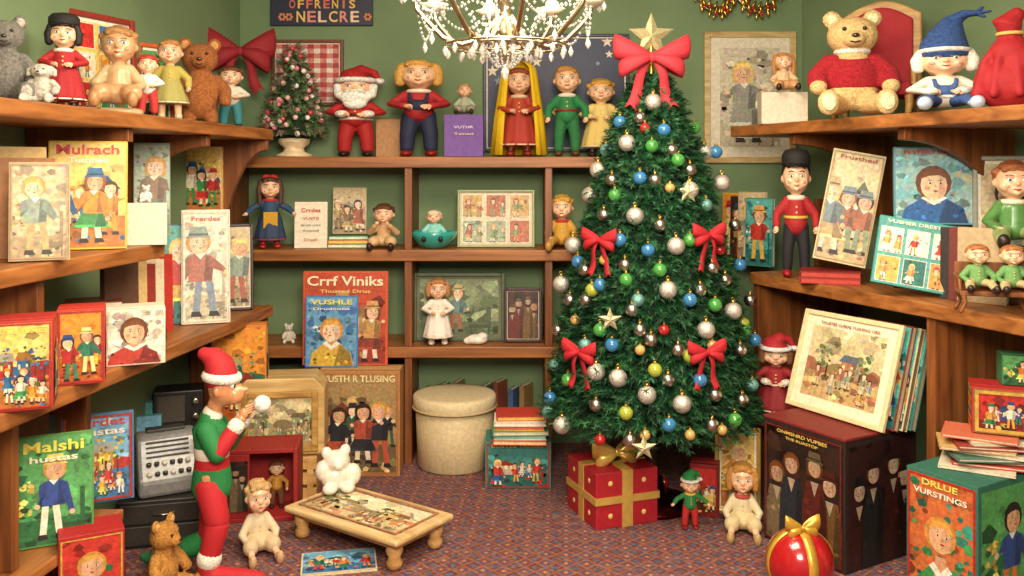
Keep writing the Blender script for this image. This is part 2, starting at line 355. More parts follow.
def frame(label,loc,w,h,yaw=0,lean=0,fm=None,fw=.03,t=.025,a=('people',1,'sepia'),matc='#e8e0cc',mw=.03,name='picture_frame',cat='picture',group=None,title=(),border=None):
    o=thing(name,label,cat,loc,yaw,lean,group)
    k=MB()
    for sx in(-1,1): k.box((sx*(w/2-fw/2),-t/2,h/2),(fw,t,h))
    for z in(fw/2,h-fw/2): k.box((0,-t/2,z),(w-2*fw+.002,t*.96,fw))
    k.obj('frame',fm or WGOLD,o,smooth=False,bevel=.004)
    MB().box((0,-t*.3,h/2),(w-2*fw+.004,.006,h-2*fw+.004)).obj('mount',mat(matc,'paper'),o,smooth=False)
    aw=w-2*fw-2*mw; ah=h-2*fw-2*mw
    art(o,aw,ah,a[0],a[1],a[2],y=-t*.3-.0045,z0=fw+mw,border=border)
    for (tx,tz,tw,th,tc) in title: text(o,tx,0,tz*h,-t*.3-.012,tw*w,th*h,tc)
    return o
# ------------------------------------------------ dolls
def hand(o,p,q,S,skin):
    p=Vector(p);q=Vector(q); d=(p-q).normalized(); u=d.orthogonal().normalized(); w=d.cross(u); k=MB()
    c=p+d*.012*S
    k.tube([p-d*.005*S,c+d*.012*S],[.021*S,.025*S],8)
    for i in range(4):
        b=c+d*.018*S+w*(i-1.5)*.0125*S; L=(.024,.030,.028,.021)[i]*S
        k.tube([b,b+d*L*.55+u*.003*S,b+d*L*.9+u*.010*S],[.0075*S,.0068*S,.0055*S],6)
    k.tube([p+w*.018*S,c+w*.034*S+d*.012*S],[.009*S,.007*S],6)
    k.obj('hand',mat(skin,'skin'),o)
HT={None:.985,'santa':1.10,'gnome':1.38,'elf':1.12,'bow':1.0,'cap':1.06}
DN=[0]
def doll(label,loc,H,yaw=0,pose='stand',skin='#ecbd96',hair='#5a3418',hs='short',hat=None,hatc='#b81c1c',top='#b82020',bot=('trousers','#2a3a6a'),shoes='#2a1a14',arms='down',collar=None,beard=None,apron=None,name='doll',cat='doll',group=None,kind='cloth',skmat='skin',lean=0,trim=None,plinth=None,sash=None,hscale=1.0,chub=1.18,straps=None):
    dz=0 if pose=='stand' else -.30
    DN[0]+=1; R0=random.Random(DN[0])
    pl=.06 if plinth else 0
    S=H/(HT[hat]+dz+pl)
    o=thing(name,label,cat,loc,yaw,lean,group); o.scale=(chub,chub,1)
    dz+=pl
    def V(x,y,z): return Vector((x,y,z+dz))*S
    hs_=hscale*R0.uniform(.94,1.08)
    A={'down':((.175,.0,.51),(.18,-.05,.41)),'front':((.175,-.03,.52),(.07,-.15,.49)),'out':((.20,0,.54),(.26,-.06,.48)),'lap':((.17,-.05,.49),(.12,-.17,.44)),'face':((.18,-.08,.54),(.08,-.17,.67))}[arms]
    if pose=='stand': K,FT=(.075,-.01,.22),(.08,0,.045)
    else: K,FT=(.11,-.17,.405),(.13,-.33,.35)
    sk=mat(skin,skmat)
    b=MB(); b.cap(V(0,0,.43),V(0,0,.58),.08*S,.078*S); b.cap(V(0,0,.60),V(0,-.005,.72),.045*S,.045*S)
    hc=(0,-.01,.815)
    b.ell(V(*hc),(.118*S*hs_,.115*S,.143*S)); b.ell(V(0,-.055,.755),(.078*S*hs_,.07*S,.060*S))
    b.ell(V(0,-.105,.722),(.028*S,.025*S,.022*S)); b.ell(V(0,-.075,.865),(.08*S,.05*S,.035*S))
    for e in(-1,1):
        b.ell(V(e*.060,-.072,.775),.045*S); b.ell(V(e*.118*hs_,-.005,.80),(.018*S,.02*S,.03*S))
        b.tube([V(e*.08,0,.62),V(e*A[0][0],A[0][1],A[0][2]),V(e*A[1][0],A[1][1],A[1][2])],[.036*S,.029*S,.022*S])
        b.tube([V(e*.05,0,.41),V(e*K[0],K[1],K[2]),V(e*FT[0],FT[1],FT[2])],[.055*S,.041*S,.029*S])
    b.ell(V(0,-.128,.795),(.016*S,.022*S,.018*S))
    b.obj('body',sk,o,voxel=.0088*S)
    ec=R0.choice(['#3a5a8a','#5a3a20','#4a6a4a','#2a2018'])
    for e in(-1,1):
        hand(o,V(e*A[1][0],A[1][1],A[1][2]),V(e*A[0][0],A[0][1],A[0][2]),S,skin)
        ey=MB().ell(V(e*.046*hs_,-.1165,.826),(.020*S,.008*S,.014*S),12,8,(0,0,e*.35)).obj('eye',mat('#f0ebe2','gloss'),o)
        MB().ell(V(e*.045*hs_,-.1225,.826),(.0095*S,.006*S,.0105*S),10,8).obj('pupil',mat(shade(ec,.6),'gloss'),ey)
        MB().tube([V(e*.024,-.1245,.838),V(e*.046,-.1235,.845),V(e*.068,-.113,.838)],.0035*S,6).obj('eyelid',mat(shade(skin,.7),'skin'),o)
        MB().tube([V(e*.027,-.126,.860),V(e*.048,-.122,.867),V(e*.070,-.110,.860)],.0035*S,6).obj('eyebrow',mat(hair,'cloth'),o)
        MB().ell(V(e*.066*hs_,-.1115,.776),(.019*S,.0065*S,.015*S),12,8,(0,0,e*.5)).obj('cheek',mat('#e0957c' if skmat=='skin' else shade(skin,.92),'skin'),o)
    MB().tube([V(-.020,-.128,.752),V(0,-.134,.746),V(.020,-.128,.752)],[.004*S,.0075*S,.004*S],8).obj('mouth',mat('#b03a32','skin'),o)
    t=MB(); t.tube([V(0,0,.44),V(0,0,.52),V(0,0,.59)],[.104*S,.096*S,.090*S],14)
    for e in(-1,1): t.tube([V(e*.075,0,.62),V(e*A[0][0],A[0][1],A[0][2]),V(e*(A[0][0]*.2+A[1][0]*.8),A[0][1]*.2+A[1][1]*.8,A[0][2]*.2+A[1][2]*.8)],[.048*S,.042*S,.036*S])
    t.obj('jacket' if bot[0]=='trousers' else 'bodice',mat(top,kind),o,voxel=.0095*S)
    if not straps and not apron and kind=='cloth':
        for i in range(3): MB().ell(V(0,-.099,.485+i*.045),(.010*S,.005*S,.010*S),10,6).obj('button',mat('#e0c070','gloss'),o)
    if trim:
        for e in(-1,1):
            a0,a1=Vector(A[0]),Vector(A[1]); p=a0.lerp(a1,.78); q=a0.lerp(a1,.9)
            MB().cap(V(e*p.x,p.y,p.z),V(e*q.x,q.y,q.z),.043*S,.042*S).obj('cuff',mat(trim,'plush'),o)
        MB().torus(V(0,0,.445),.102*S,.018*S).obj('hem_trim',mat(trim,'plush'),o)
    if bot[0]=='trousers':
        k=MB(); k.ell(V(0,0,.42),(.108*S,.092*S,.06*S))
        if straps: k.ell(V(0,-.03,.50),(.085*S,.085*S,.09*S))
        for e in(-1,1):
            k.tube([V(e*.05,0,.41),V(e*K[0],K[1],K[2]),V(e*(K[0]*.25+FT[0]*.75),K[1]*.25+FT[1]*.75,K[2]*.25+FT[2]*.75)],[.066*S,.054*S,.048*S])
            if straps: k.tube([V(e*.05,-.10,.54),V(e*.06,-.07,.62),V(e*.06,.03,.635),V(e*.05,.10,.52)],.015*S,8)
        k.obj('overalls' if straps else 'trousers',mat(bot[1],kind),o,voxel=.0095*S)
    else:
        k=MB(); lo=.12 if bot[0]=='gown' else .22
        if pose=='stand':
            pr=[(.090,.53),(.100,.49),(.135,.40),(.170,lo+.06),(.185,lo),(.165,lo-.005)]
            seg=40; c=V(0,0,0)
            P=[(r*S,z*S) for r,z in pr][::-1]
            k.lathe(P,c,seg)
            k.v=[(x*(1+.06*math.sin(10*math.atan2(y,x))*min(1,max(0,(.5*S-(z-c.z))/(.3*S)))),y*(1+.06*math.sin(10*math.atan2(y,x))*min(1,max(0,(.5*S-(z-c.z))/(.3*S)))),z) for x,y,z in k.v]
            k.obj('skirt',mat(bot[1],kind),o)
            MB().torus(V(0,0,lo+.01),.182*S,.009*S,40).obj('hem_trim',mat(collar or '#e8dcc8','cloth'),o)
        else:
            k.ell(V(0,-.04,.42),(.15*S,.12*S,.09*S)); 
            for e in(-1,1): k.tube([V(e*.06,-.02,.42),V(e*K[0],K[1],K[2]+.01)],[.085*S,.080*S])
            k.obj('skirt',mat(bot[1],kind),o,voxel=.010*S)
    if apron:
        MB().box(V(0,-.146 if pose=='stand' else -.12,.38),(.16*S,.012*S,.24*S),(.22,0,0)).obj('apron',mat(apron,kind),o,smooth=False,bevel=.004*S)
    if sash: MB().torus(V(0,0,.49),.100*S,.014*S).obj('belt',mat(sash,'leather'),o)
    for e in(-1,1):
        if pose=='stand': k=MB().ell(V(e*.082,-.03,.033),(.042*S,.075*S,.034*S)); k.cap(V(e*.08,0,.05),V(e*.08,0,.09),.038*S)
        else: k=MB().ell(V(e*.132,-.36,.352),(.04*S,.042*S,.065*S),rot=(.2,0,0)); k.cap(V(e*.13,-.34,.35),V(e*.125,-.31,.352),.038*S)
        k.obj('shoe',mat(shoes,'leather'),o)
    if collar:
        MB().torus(V(0,-.005,.648),.066*S,.022*S).obj('collar',mat(collar,'cloth'),o)
    k=MB(); hm=mat(hair,'hair')
    k.ell(V(0,.03,.85),(.128*S*hs_,.112*S,.124*S))
    k.ell(V(R0.uniform(-.02,.02),-.035,.925),(.09*S*hs_,.08*S,.04*S))
    for i in range(4): k.ell(V(-.07+i*.047,-.085,.905-.004*(i%2)),(.026*S,.022*S,.022*S),10,8)
    if hs in('long','braid'):
        for e in(-1,1): k.tube([V(e*.11*hs_,-.01,.90),V(e*.13*hs_,-.01,.79),V(e*.12*hs_,-.03,.60)],[.032*S,.035*S,.028*S])
        k.cap(V(0,.06,.85),V(0,.07,.64),.09*S,.08*S)
    if hs=='bob':
        for e in(-1,1): k.tube([V(e*.11*hs_,-.03,.90),V(e*.128*hs_,-.03,.82),V(e*.122*hs_,-.03,.73)],[.032*S,.039*S,.036*S])
        k.cap(V(0,.05,.85),V(0,.05,.74),.09*S,.09*S)
    if hs=='curly':
        R=random.Random(3)
        for i in range(34):
            a=R.uniform(0,6.28); e=R.uniform(-.2,1.5); 
            x,y,z=math.cos(a)*math.cos(e),math.sin(a)*math.cos(e),math.sin(e)
            if y<-.45 and z<.55: continue
            k.ell(V(x*.126*hs_,y*.12+.01,.835+z*.12),.032*S,8,6)
    k.obj('hair',hm,o,voxel=.0095*S)
    if beard:
        k=MB(); k.ell(V(0,-.10,.70),(.115*S,.055*S,.095*S)); k.ell(V(0,-.10,.63),(.085*S,.05*S,.08*S))
        for e in(-1,1): k.ell(V(e*.035,-.142,.765),(.045*S,.022*S,.017*S),rot=(0,e*.3,0)); k.cap(V(e*.12,-.04,.83),V(e*.1,-.08,.72),.035*S,.045*S)
        k.obj('beard',mat(beard,'plush'),o,voxel=.01*S)
    if hat in('santa','elf'):
        h=MB(); h.tube([V(0,0,.90),V(0,.01,.97),V(.05,.02,1.03),V(.12,.03,1.0),V(.155,.02,.93)],[.128*S,.11*S,.07*S,.042*S,.02*S],16)
        h=h.obj('hat',mat(hatc,'cloth'),o,voxel=.011*S)
        MB().torus(V(0,-.005,.90),.122*S,.030*S).obj('hat_brim',mat('#f2ece0','plush'),h)
        MB().ell(V(.16,.015,.90),.038*S).obj('pompom',mat('#f4efe4','plush'),h)
    if hat=='cap':
        h=MB().lathe([(.125*S,0),(.132*S,.03*S),(.130*S,.09*S),(.10*S,.13*S),(.04*S,.145*S)],V(0,.01,.905)).obj('hat',mat(hatc,'cloth'),o)
        MB().ell(V(0,-.11,.915),(.085*S,.055*S,.010*S),16,8,(.25,0,0)).obj('hat_brim',mat(hatc,'leather'),h)
    if hat=='gnome':
        h=MB().tube([V(0,0,.90),V(0,.01,1.0),V(.02,.02,1.12),V(.05,.02,1.23),V(.12,.02,1.29),V(.18,.0,1.28)],[.145*S,.13*S,.095*S,.06*S,.04*S,.03*S],18).obj('hat',mat(hatc,'plush'),o,voxel=.012*S)
        MB().torus(V(0,-.005,.91),.128*S,.026*S).obj('hat_brim',mat(trim or hatc,'plush'),h)
        for i,(x,z) in enumerate(((.18,1.33),(.22,1.29),(.19,1.24))): MB().tube([V(.17,0,1.28),V(x+.02,-.01,z)],[.02*S,.012*S],8).obj('tassel',mat(hatc,'plush'),h)
    if hat=='bow':
        k=MB()
        for e in(-1,1): k.ell(V(e*.045,-.03,.965),(.045*S,.02*S,.03*S),rot=(0,e*.3,0))
        k.ell(V(0,-.035,.962),.018*S); k.obj('hair_bow',mat(hatc,'cloth'),o)
    if plinth:
        MB().lathe([(.17*S,0),(.18*S,.015*S),(.175*S,.045*S),(.15*S,.06*S)]).obj('plinth',mat(plinth,'ceramic'),o)
    return o
def teddy(label,loc,H,yaw=0,col='#b88a50',muz='#d8b888',sweater=None,lean=0,arms='down',cat='teddy bear',name='teddy_bear',ear=1.0,stand=False,kind='plush',chub=1.0):
    o=thing(name,label,cat,loc,yaw,lean); S=H; o.scale=(chub,chub,1)
    def V(x,y,z): return Vector((x,y,z))*S
    m=mat(col,kind); b=MB()
    b.ell(V(0,0,.32),(.21*S,.18*S,.26*S)); b.cap(V(0,0,.45),V(0,-.01,.62),.15*S,.12*S)
    b.ell(V(0,-.02,.74),(.20*S,.175*S,.175*S)); b.ell(V(0,-.17,.69),(.085*S,.08*S,.07*S))
    for e in(-1,1):
        if ear<=1.2: b.ell(V(e*.155,.0,.90),(.075*S,.04*S,.08*S))
        else: b.tube([V(e*.15,-.01,.84),V(e*.22,-.02,.76),V(e*.23,-.03,.66)],[.04*S,.05*S,.04*S])
        if arms=='down': b.tube([V(e*.17,-.01,.50),V(e*.27,-.06,.38),V(e*.27,-.16,.27)],[.075*S,.075*S,.07*S])
        elif arms=='out': b.tube([V(e*.15,-.01,.50),V(e*.31,-.06,.42),V(e*.38,-.14,.40)],[.07*S,.07*S,.065*S])
        if stand: b.tube([V(e*.1,0,.2),V(e*.12,-.01,.07)],[.09*S,.075*S]); b.ell(V(e*.12,-.06,.05),(.075*S,.11*S,.05*S))
        else: b.tube([V(e*.12,-.04,.13),V(e*.2,-.30,.11)],[.105*S,.085*S]); b.ell(V(e*.21,-.37,.12),(.085*S,.055*S,.115*S))
    b.obj('body',m,o,voxel=.016*S)
    for e in(-1,1):
        MB().ell(V(e*.075,-.175,.785),.019*S,10,8).obj('eye',mat('#150e0a','gloss'),o)
        if ear<=1.2: MB().ell(V(e*.155,-.032,.895),(.045*S,.014*S,.05*S)).obj('inner_ear',mat(muz,kind),o)
        if not stand: MB().ell(V(e*.21,-.422,.12),(.055*S,.012*S,.075*S)).obj('paw_pad',mat(muz,kind),o)
    MB().ell(V(0,-.252,.715),(.03*S,.016*S,.02*S)).obj('nose',mat('#2a1a14','gloss'),o)
    MB().tube([V(-.035,-.238,.665),V(0,-.25,.655),V(.035,-.238,.665)],.006*S,6).obj('mouth',mat('#3a2018','cloth'),o)
    if sweater:
        k=MB(); k.ell(V(0,0,.36),(.225*S,.195*S,.225*S)); k.cap(V(0,0,.46),V(0,0,.55),.155*S,.13*S)
        for e in(-1,1): k.tube([V(e*.17,-.01,.50),V(e*.27,-.06,.38),V(e*.27,-.12,.31)],[.088*S,.086*S,.084*S])
        k.obj('sweater',mat(sweater,'plush'),o,voxel=.016*S)
        MB().torus(V(0,-.005,.60),.115*S,.03*S).obj('collar',mat('#f0e6d6','plush'),o)
    return o
def bow(label,loc,s,yaw=0,col='#b81824',tail=1.0,name='ribbon_bow',cat='bow',group=None,lean=0,parent=None,kind='cloth',fat=1.0):
    o=thing(name,label,cat,loc,yaw,lean,group) if parent is None else parent
    off=Vector(loc) if parent else Vector((0,0,0)); m=mat(col,kind)
    for e in(-1,1):
        for (L,w,up,D) in ((.5,.17*fat,.10,.16),(.42,.13*fat,-.10,.22)):
            k=MB(); n=22; vs=[];fs=[]
            for i in range(n+1):
                t=i/n; g=(1-math.cos(2*math.pi*t))/2
                x=e*L*s*g; y=-D*s*math.sin(2*math.pi*t)*.6-.04*s; hw=s*(.04+(w-.04)*g**.8); cz=up*s*g*1.5
                for q in(-1,-.33,.33,1): vs.append(off+Vector((x+ e*(1-q*q)*.03*s*g,y-.03*s*(1-q*q),cz+q*hw)))
            for i in range(n):
                for j in range(3): a=i*4+j; fs.append((a,a+1,a+5,a+4))
            k.add(vs,fs).obj('loop',m,o,solid=.012*s)
        k=MB(); vs=[];fs=[];n=10
        for i in range(n+1):
            t=i/n; x=e*s*(.04+.26*t+.03*math.sin(t*6)); z=-s*t*.62*tail; y=-.05*s-.04*s*math.sin(t*7); hw=s*(.04+.04*t)
            for q in(-1,0,1): vs.append(off+Vector((x+q*hw,y,z+(q*e*.03*s)+(.07*s*(1-abs(q)) if i==n else 0))))
        for i in range(n):
            for j in range(2): a=i*3+j; fs.append((a,a+1,a+4,a+3))
        k.add(vs,fs).obj('tail',m,o,solid=.012*s)
    MB().ell(off+Vector((0,-.09*s,0)),(.065*s,.055*s,.075*s)).obj('knot',m,o)
    return o
# ================================================= ROOM
def LF(d): return -1.7456+.108*d
def LW(d): return LF(d)-.42
def RF(d): return 2.982-.384*d
def RWL(d): return 3.7275-.384*d
def wallmat():
    m=bpy.data.materials.new('green_wall_material'); m.use_nodes=True; nt=m.node_tree; b=nt.nodes['Principled BSDF']
    tc=nt.nodes.new('ShaderNodeTexCoord'); n=nt.nodes.new('ShaderNodeTexNoise'); n.inputs['Scale'].default_value=2.5; n.inputs['Detail'].default_value=6
    r=nt.nodes.new('ShaderNodeValToRGB'); r.color_ramp.elements[0].position=.3; r.color_ramp.elements[1].position=.75
    r.color_ramp.elements[0].color=(*lin('#6b825c'),1); r.color_ramp.elements[1].color=(*lin('#7b926a'),1)
    nt.links.new(tc.outputs['Object'],n.inputs['Vector']); nt.links.new(n.outputs['Fac'],r.inputs['Fac']); nt.links.new(r.outputs['Color'],b.inputs['Base Color'])
    n2=nt.nodes.new('ShaderNodeTexNoise'); n2.inputs['Scale'].default_value=120; bp=nt.nodes.new('ShaderNodeBump'); bp.inputs['Strength'].default_value=.1; bp.inputs['Distance'].default_value=.003
    nt.links.new(tc.outputs['Object'],n2.inputs['Vector']); nt.links.new(n2.outputs['Fac'],bp.inputs['Height']); nt.links.new(bp.outputs['Normal'],b.inputs['Normal'])
    b.inputs['Roughness'].default_value=.8; return m
WM=wallmat()
def carpet():
    m=bpy.data.materials.new('carpet_material'); m.use_nodes=True; nt=m.node_tree; b=nt.nodes['Principled BSDF']; b.inputs['Roughness'].default_value=.95
    N=nt.nodes.new; tc=N('ShaderNodeTexCoord'); mp=N('ShaderNodeMapping'); mp.inputs['Rotation'].default_value=(0,0,.06)
    nt.links.new(tc.outputs['Object'],mp.inputs[0])
    v1=N('ShaderNodeTexVoronoi'); v1.distance='MANHATTAN'; v1.inputs['Scale'].default_value=12; v1.inputs['Randomness'].default_value=0
    v2=N('ShaderNodeTexVoronoi'); v2.distance='CHEBYCHEV'; v2.inputs['Scale'].default_value=70; v2.inputs['Randomness'].default_value=.1
    for v in(v1,v2): nt.links.new(mp.outputs[0],v.inputs['Vector'])
    r1=N('ShaderNodeValToRGB'); r1.color_ramp.interpolation='CONSTANT'
    for i,(p,c) in enumerate([(0,'#b88c60'),(.12,'#7c3424'),(.28,'#3c4a62'),(.42,'#96543a'),(.58,'#5a2820'),(.76,'#46526a')]):
        e=r1.color_ramp.elements[i] if i<2 else r1.color_ramp.elements.new(p); e.position=p; e.color=(*lin(c),1)
    nt.links.new(v1.outputs['Distance'],r1.inputs['Fac'])
    sp=N('ShaderNodeSeparateColor'); nt.links.new(v2.outputs['Color'],sp.inputs[0])
    r2=N('ShaderNodeValToRGB'); r2.color_ramp.interpolation='CONSTANT'
    for i,(p,c) in enumerate([(0,'#84442f'),(.25,'#44506c'),(.42,'#a07048'),(.60,'#642a22'),(.85,'#6e7078')]):
        e=r2.color_ramp.elements[i] if i<2 else r2.color_ramp.elements.new(p); e.position=p; e.color=(*lin(c),1)
    nt.links.new(sp.outputs[0],r2.inputs['Fac'])
    mx=N('ShaderNodeMix'); mx.data_type='RGBA'; mx.inputs[0].default_value=.35
    nt.links.new(r1.outputs[0],mx.inputs[6]); nt.links.new(r2.outputs[0],mx.inputs[7]); nt.links.new(mx.outputs[2],b.inputs['Base Color'])
    bp=N('ShaderNodeBump'); bp.inputs['Strength'].default_value=.5; bp.inputs['Distance'].default_value=.004; nt.links.new(v2.outputs['Distance'],bp.inputs['Height']); nt.links.new(bp.outputs['Normal'],b.inputs['Normal'])
    return m
y0=-.6; CH=2.8
MB().prism([(LW(y0)-.1,y0),(RWL(y0)+.1,y0),(RWL(5.28)+.1,5.4),(LW(5.28)-.1,5.4)],-.08,0).obj('floor',carpet(),smooth=False,kind='structure')
MB().prism([(LW(y0)-.1,y0),(RWL(y0)+.1,y0),(RWL(5.28)+.1,5.4),(LW(5.28)-.1,5.4)],CH,CH+.08).obj('ceiling',mat('#d8cfb8','paint'),smooth=False,kind='structure')
MB().prism([(LW(5.28)-.1,5.28),(RWL(5.28)+.1,5.28),(RWL(5.28)+.1,5.38),(LW(5.28)-.1,5.38)],0,CH).obj('wall_back',WM,smooth=False,kind='structure')
MB().prism([(LW(y0),y0),(LW(5.28),5.28),(LW(5.28)-.1,5.28),(LW(y0)-.1,y0)],0,CH).obj('wall_left',WM,smooth=False,kind='structure')
MB().prism([(RWL(y0),y0),(RWL(y0)+.1,y0),(RWL(5.28)+.1,5.28),(RWL(5.28),5.28)],0,CH).obj('wall_right',WM,smooth=False,kind='structure')
# ---- left shelf unit
lu=thing('shelf_unit','reddish-brown wooden wall shelves with curved brackets, packed with dolls','shelf',(0,0,0))
for d0,d1,z0,z1,ins in((1.9,4.68,1.755,1.81,0),(1.9,3.54,1.258,1.313,0),(1.9,4.68,.843,.898,0),(1.9,3.35,.30,.34,.06),(4.22,4.63,.35,.385,.06)):
    MB().prism([(LF(d0)-ins,d0),(LF(d1)-ins,d1),(LW(d1)+.005,d1),(LW(d0)+.005,d0)],z0,z1).obj('shelf_board',WY,lu,smooth=False,bevel=.006)
def lpanel(d,z0,z1,dep,t=.04,name='upright'):
    MB().prism([(LW(d)+dep,d-t/2),(LW(d)+dep,d+t/2),(LW(d)+.005,d+t/2),(LW(d)+.005,d-t/2)],z0,z1).obj(name,WZ,lu,smooth=False,bevel=.004)
lpanel(2.83,.898,1.258,.38); lpanel(2.83,0,.30,.33); lpanel(2.83,.34,.843,.30); lpanel(3.40,0,.843,.2); lpanel(4.645,0,.843,.40)
def curve_prof(w,h,n=10,wb=.06):
    pts=[(0,0),(0,-h)]; 
    pts.append((wb,-h))
    for i in range(n+1):
        a=math.pi/2*i/n; pts.append((wb+(w-wb)*(1-math.cos(a)),-h+(h-.05)*math.sin(a)))
    pts.append((w,0)); return pts
for d,z,w,h in((2.55,1.755,.36,.30),(3.35,1.755,.38,.34),(4.0,1.755,.38,.34)):
    MB().yprism(curve_prof(w,h),-.02,.02,(LW(d)+.006,d,z)).obj('bracket',WZ,lu,smooth=False,bevel=.003)
MB().yprism(curve_prof(.40,.857,wb=.14),-.02,.02,(LW(4.645)+.006,4.645,1.755)).obj('bracket',WZ,lu,smooth=False,bevel=.003)
# ---- back shelf unit
bu=thing('shelf_unit','reddish-brown wooden bookcase with open bays against green wall','shelf',(0,0,0))
bf,bk=4.88,5.275
for z0,z1 in((1.612,1.672),(1.105,1.166),(.58,.64)):
    MB().box((-.48,(bf+bk)/2,(z0+z1)/2),(2.2,bk-bf,z1-z0)).obj('shelf_board',WX,bu,smooth=False,bevel=.006)
for x in(-1.56,-.565,.20,.60):
    for z0,z1 in((1.166,1.612),(.64,1.105),(0,.58)):
        MB().box((x,(bf+bk)/2+.008,(z0+z1)/2),(.04,bk-bf-.02,z1-z0)).obj('upright',WZ,bu,smooth=False,bevel=.003)
# ---- right shelf unit
ru=thing('shelf_unit','reddish-brown wooden angled wall shelves with curved brackets','shelf',(0,0,0))
nx,ny=.9336,.3585
def rq(d0,d1,dep,ins=0): return [(RF(d0)+nx*ins,d0+ny*ins),(RF(d0)+nx*dep,d0+ny*dep),(RF(d1)+nx*dep,d1+ny*dep),(RF(d1)+nx*ins,d1+ny*ins)]
for d0,d1,z0,z1,i_ in((2.2,4.76,1.775,1.83,0),(2.2,4.6,1.02,1.079,0),(4.24,4.6,.35,.40,-.08)):
    MB().prism(rq(d0,d1,.685 if d1<4.7 else .60,i_),z0,z1).obj('shelf_board',WY,ru,smooth=False,bevel=.006)
for d,z0,z1 in((4.58,0,.35),(4.58,.40,1.02),(3.53,0,1.02),(4.58,1.079,1.45)):
    ins=.02 if z0<1 else .4
    MB().prism(rq(d-.02,d+.02,.68,ins),z0,z1).obj('upright',WZ,ru,smooth=False,bevel=.003)
for d in(4.35,3.70,2.9):
    k=MB(); pr=[(.67-x,z) for x,z in curve_prof(.62,.42,wb=.08)]
    k.yprism(pr,-.02,.02,(RF(d),d,1.775),rz=math.atan2(ny,nx)); k.obj('bracket',WZ,ru,smooth=False,bevel=.003)
# ================================================= placement helpers
def L(px,s,z): a=(px-512)/F; d=(1.7456+s)/(.108-a); return (a*d,d,z)
def Rr(px,s,z): a=(px-512)/F; d=(2.982+s)/(a+.384); return (a*d,d,z)
def Bk(px,z,d=5.03): return (wx(px,d),d,z)
def Fl(px,py): d=1.6*F/(py-170); return (wx(px,d),d,0)
def hh(p,py): return wz(py,p[1])-p[2]
def ww(p,n): return n/F*p[1]
T1=1.811; M1=1.314; W1=.899
# ---- left top shelf
p=L(4,.22,T1); teddy('grey plush bear sitting at shelf end',p,hh(p,12),.5,'#6e6a62','#a8a294',cat='stuffed animal',name='plush_bear')
p=L(42,.08,T1); teddy('small off-white plush puppy beside dark-haired doll',p,hh(p,60),.2,'#b8b0a2','#e0d8c8',cat='stuffed animal',name='plush_puppy',ear=2,chub=1.2)
p=L(64,.24,T1); doll('black-haired doll in red dress with white collar',p,hh(p,12),.35,'stand',hair='#120c0c',hs='bob',hat='cap',hatc='#18120f',top='#a81c22',bot=('gown','#a01a20'),collar='#efe6d8',arms='front')
p=L(119,.17,T1); doll('tan ceramic child statuette seated on a plinth',p,hh(p,25),.3,'sit',skin='#c89a70',hair='#a87848',hs='curly',top='#caa67a',bot=('dress','#c09468'),shoes='#b08454',name='statuette',cat='figurine',kind='ceramic',skmat='ceramic',plinth='#c0a680',arms='lap',chub=1.05)
p=L(148,.09,T1); doll('small clown-like doll in red and white',p,hh(p,54),.3,'stand',hair='#a83020',hs='curly',top='#e8ded0',bot=('trousers','#b02a28'),arms='front')
p=L(170,.22,T1); doll('pale yellow-green dressed child doll with light brown hair',p,hh(p,38),.3,'stand',hair='#b07a40',top='#b8a850',bot=('dress','#a8a058'),arms='down',shoes='#c8b898',chub=1.15)
p=L(200,.18,T1); teddy('brown furry teddy bear standing by small dolls',p,hh(p,36),.3,'#9a5c2c','#c89058',stand=True)
p=L(231,.16,T1); doll('small brown-haired doll in white top and teal trousers',p,hh(p,66),.25,'stand',hair='#6a3a1c',hs='curly',top='#dcd0bc',bot=('trousers','#2f7a80'),arms='front',chub=1.4)
p=L(155,.385,T1); frame('tall orange-bordered picture leaning on green wall',p,.19,.38,.95,.05,fm=mat('#c85a1c','paint'),fw=.02,a=('single',5,'green'),mw=.01)
p=L(97,.385,T1); frame('wide colourful collage picture leaning on green wall',p,.42,.44,1.2,.05,fm=mat('#8a2a1a','paint'),fw=.025,a=('collage',8,'warm'),mw=.012)
bow('large dark red satin bow hanging on green wall',(wx(240,4.95),4.95,wz(52,4.95)),.36,.3,'#8e1420',tail=1.0,fat=1.35)
# ---- left middle shelf
G='books on the upper shelf'
for i,(px,s,w,py,t,c) in enumerate(((4,.3,.2,150,.035,'#6a3c20'),(12,.24,.2,147,.03,'#c8a868'),(20,.18,.2,158,.03,'#8a5a30'))):
    p=L(px,s,M1); book('aged brown book standing upright among others',p,w,hh(p,py),t,.7,.03,c,group=G)
p=L(40,.05,M1); book('old cream and brown book with faded portrait cover',p,ww(p,54),hh(p,163),.04,.45,.10,'#b8a078',('single',3,'sepia'),group=G,top=1,border=(.05,'#a88a60'))
p=L(88,.13,M1); book('large bright yellow and red picture magazine with figures',p,ww(p,72),hh(p,141),.025,.35,.12,'#d8b030',('people',11,'warm'),title=[('Mulrach',.92,.8,.09,'#c02018'),('Tustmed',.82,.5,.05,'#f0e8d0')],name='magazine',cat='magazine',group=G,top=.95)
p=L(147,.06,M1); carton('small plain cream carton',p,ww(p,38),hh(p,203),.10,.35,0,'#dccfb4',name='box')
p2=(p[0]-.012,p[1]+.02,p[2]+hh(p,203)+.003); teddy('tiny white figure sitting on cream carton',p2,.07,.3,'#e8dccc','#f0e8dc',cat='figurine',name='figurine',kind='ceramic')
p=L(152,.24,M1); book('tall pale green book with faded picture cover',p,ww(p,34),hh(p,143),.03,.4,.1,'#8aa08a',('single',9,['#a8b8a0','#7a8a70','#6a7a6a','#8a9a80','#b8a880','#8a6a50']),group=G,top=1)
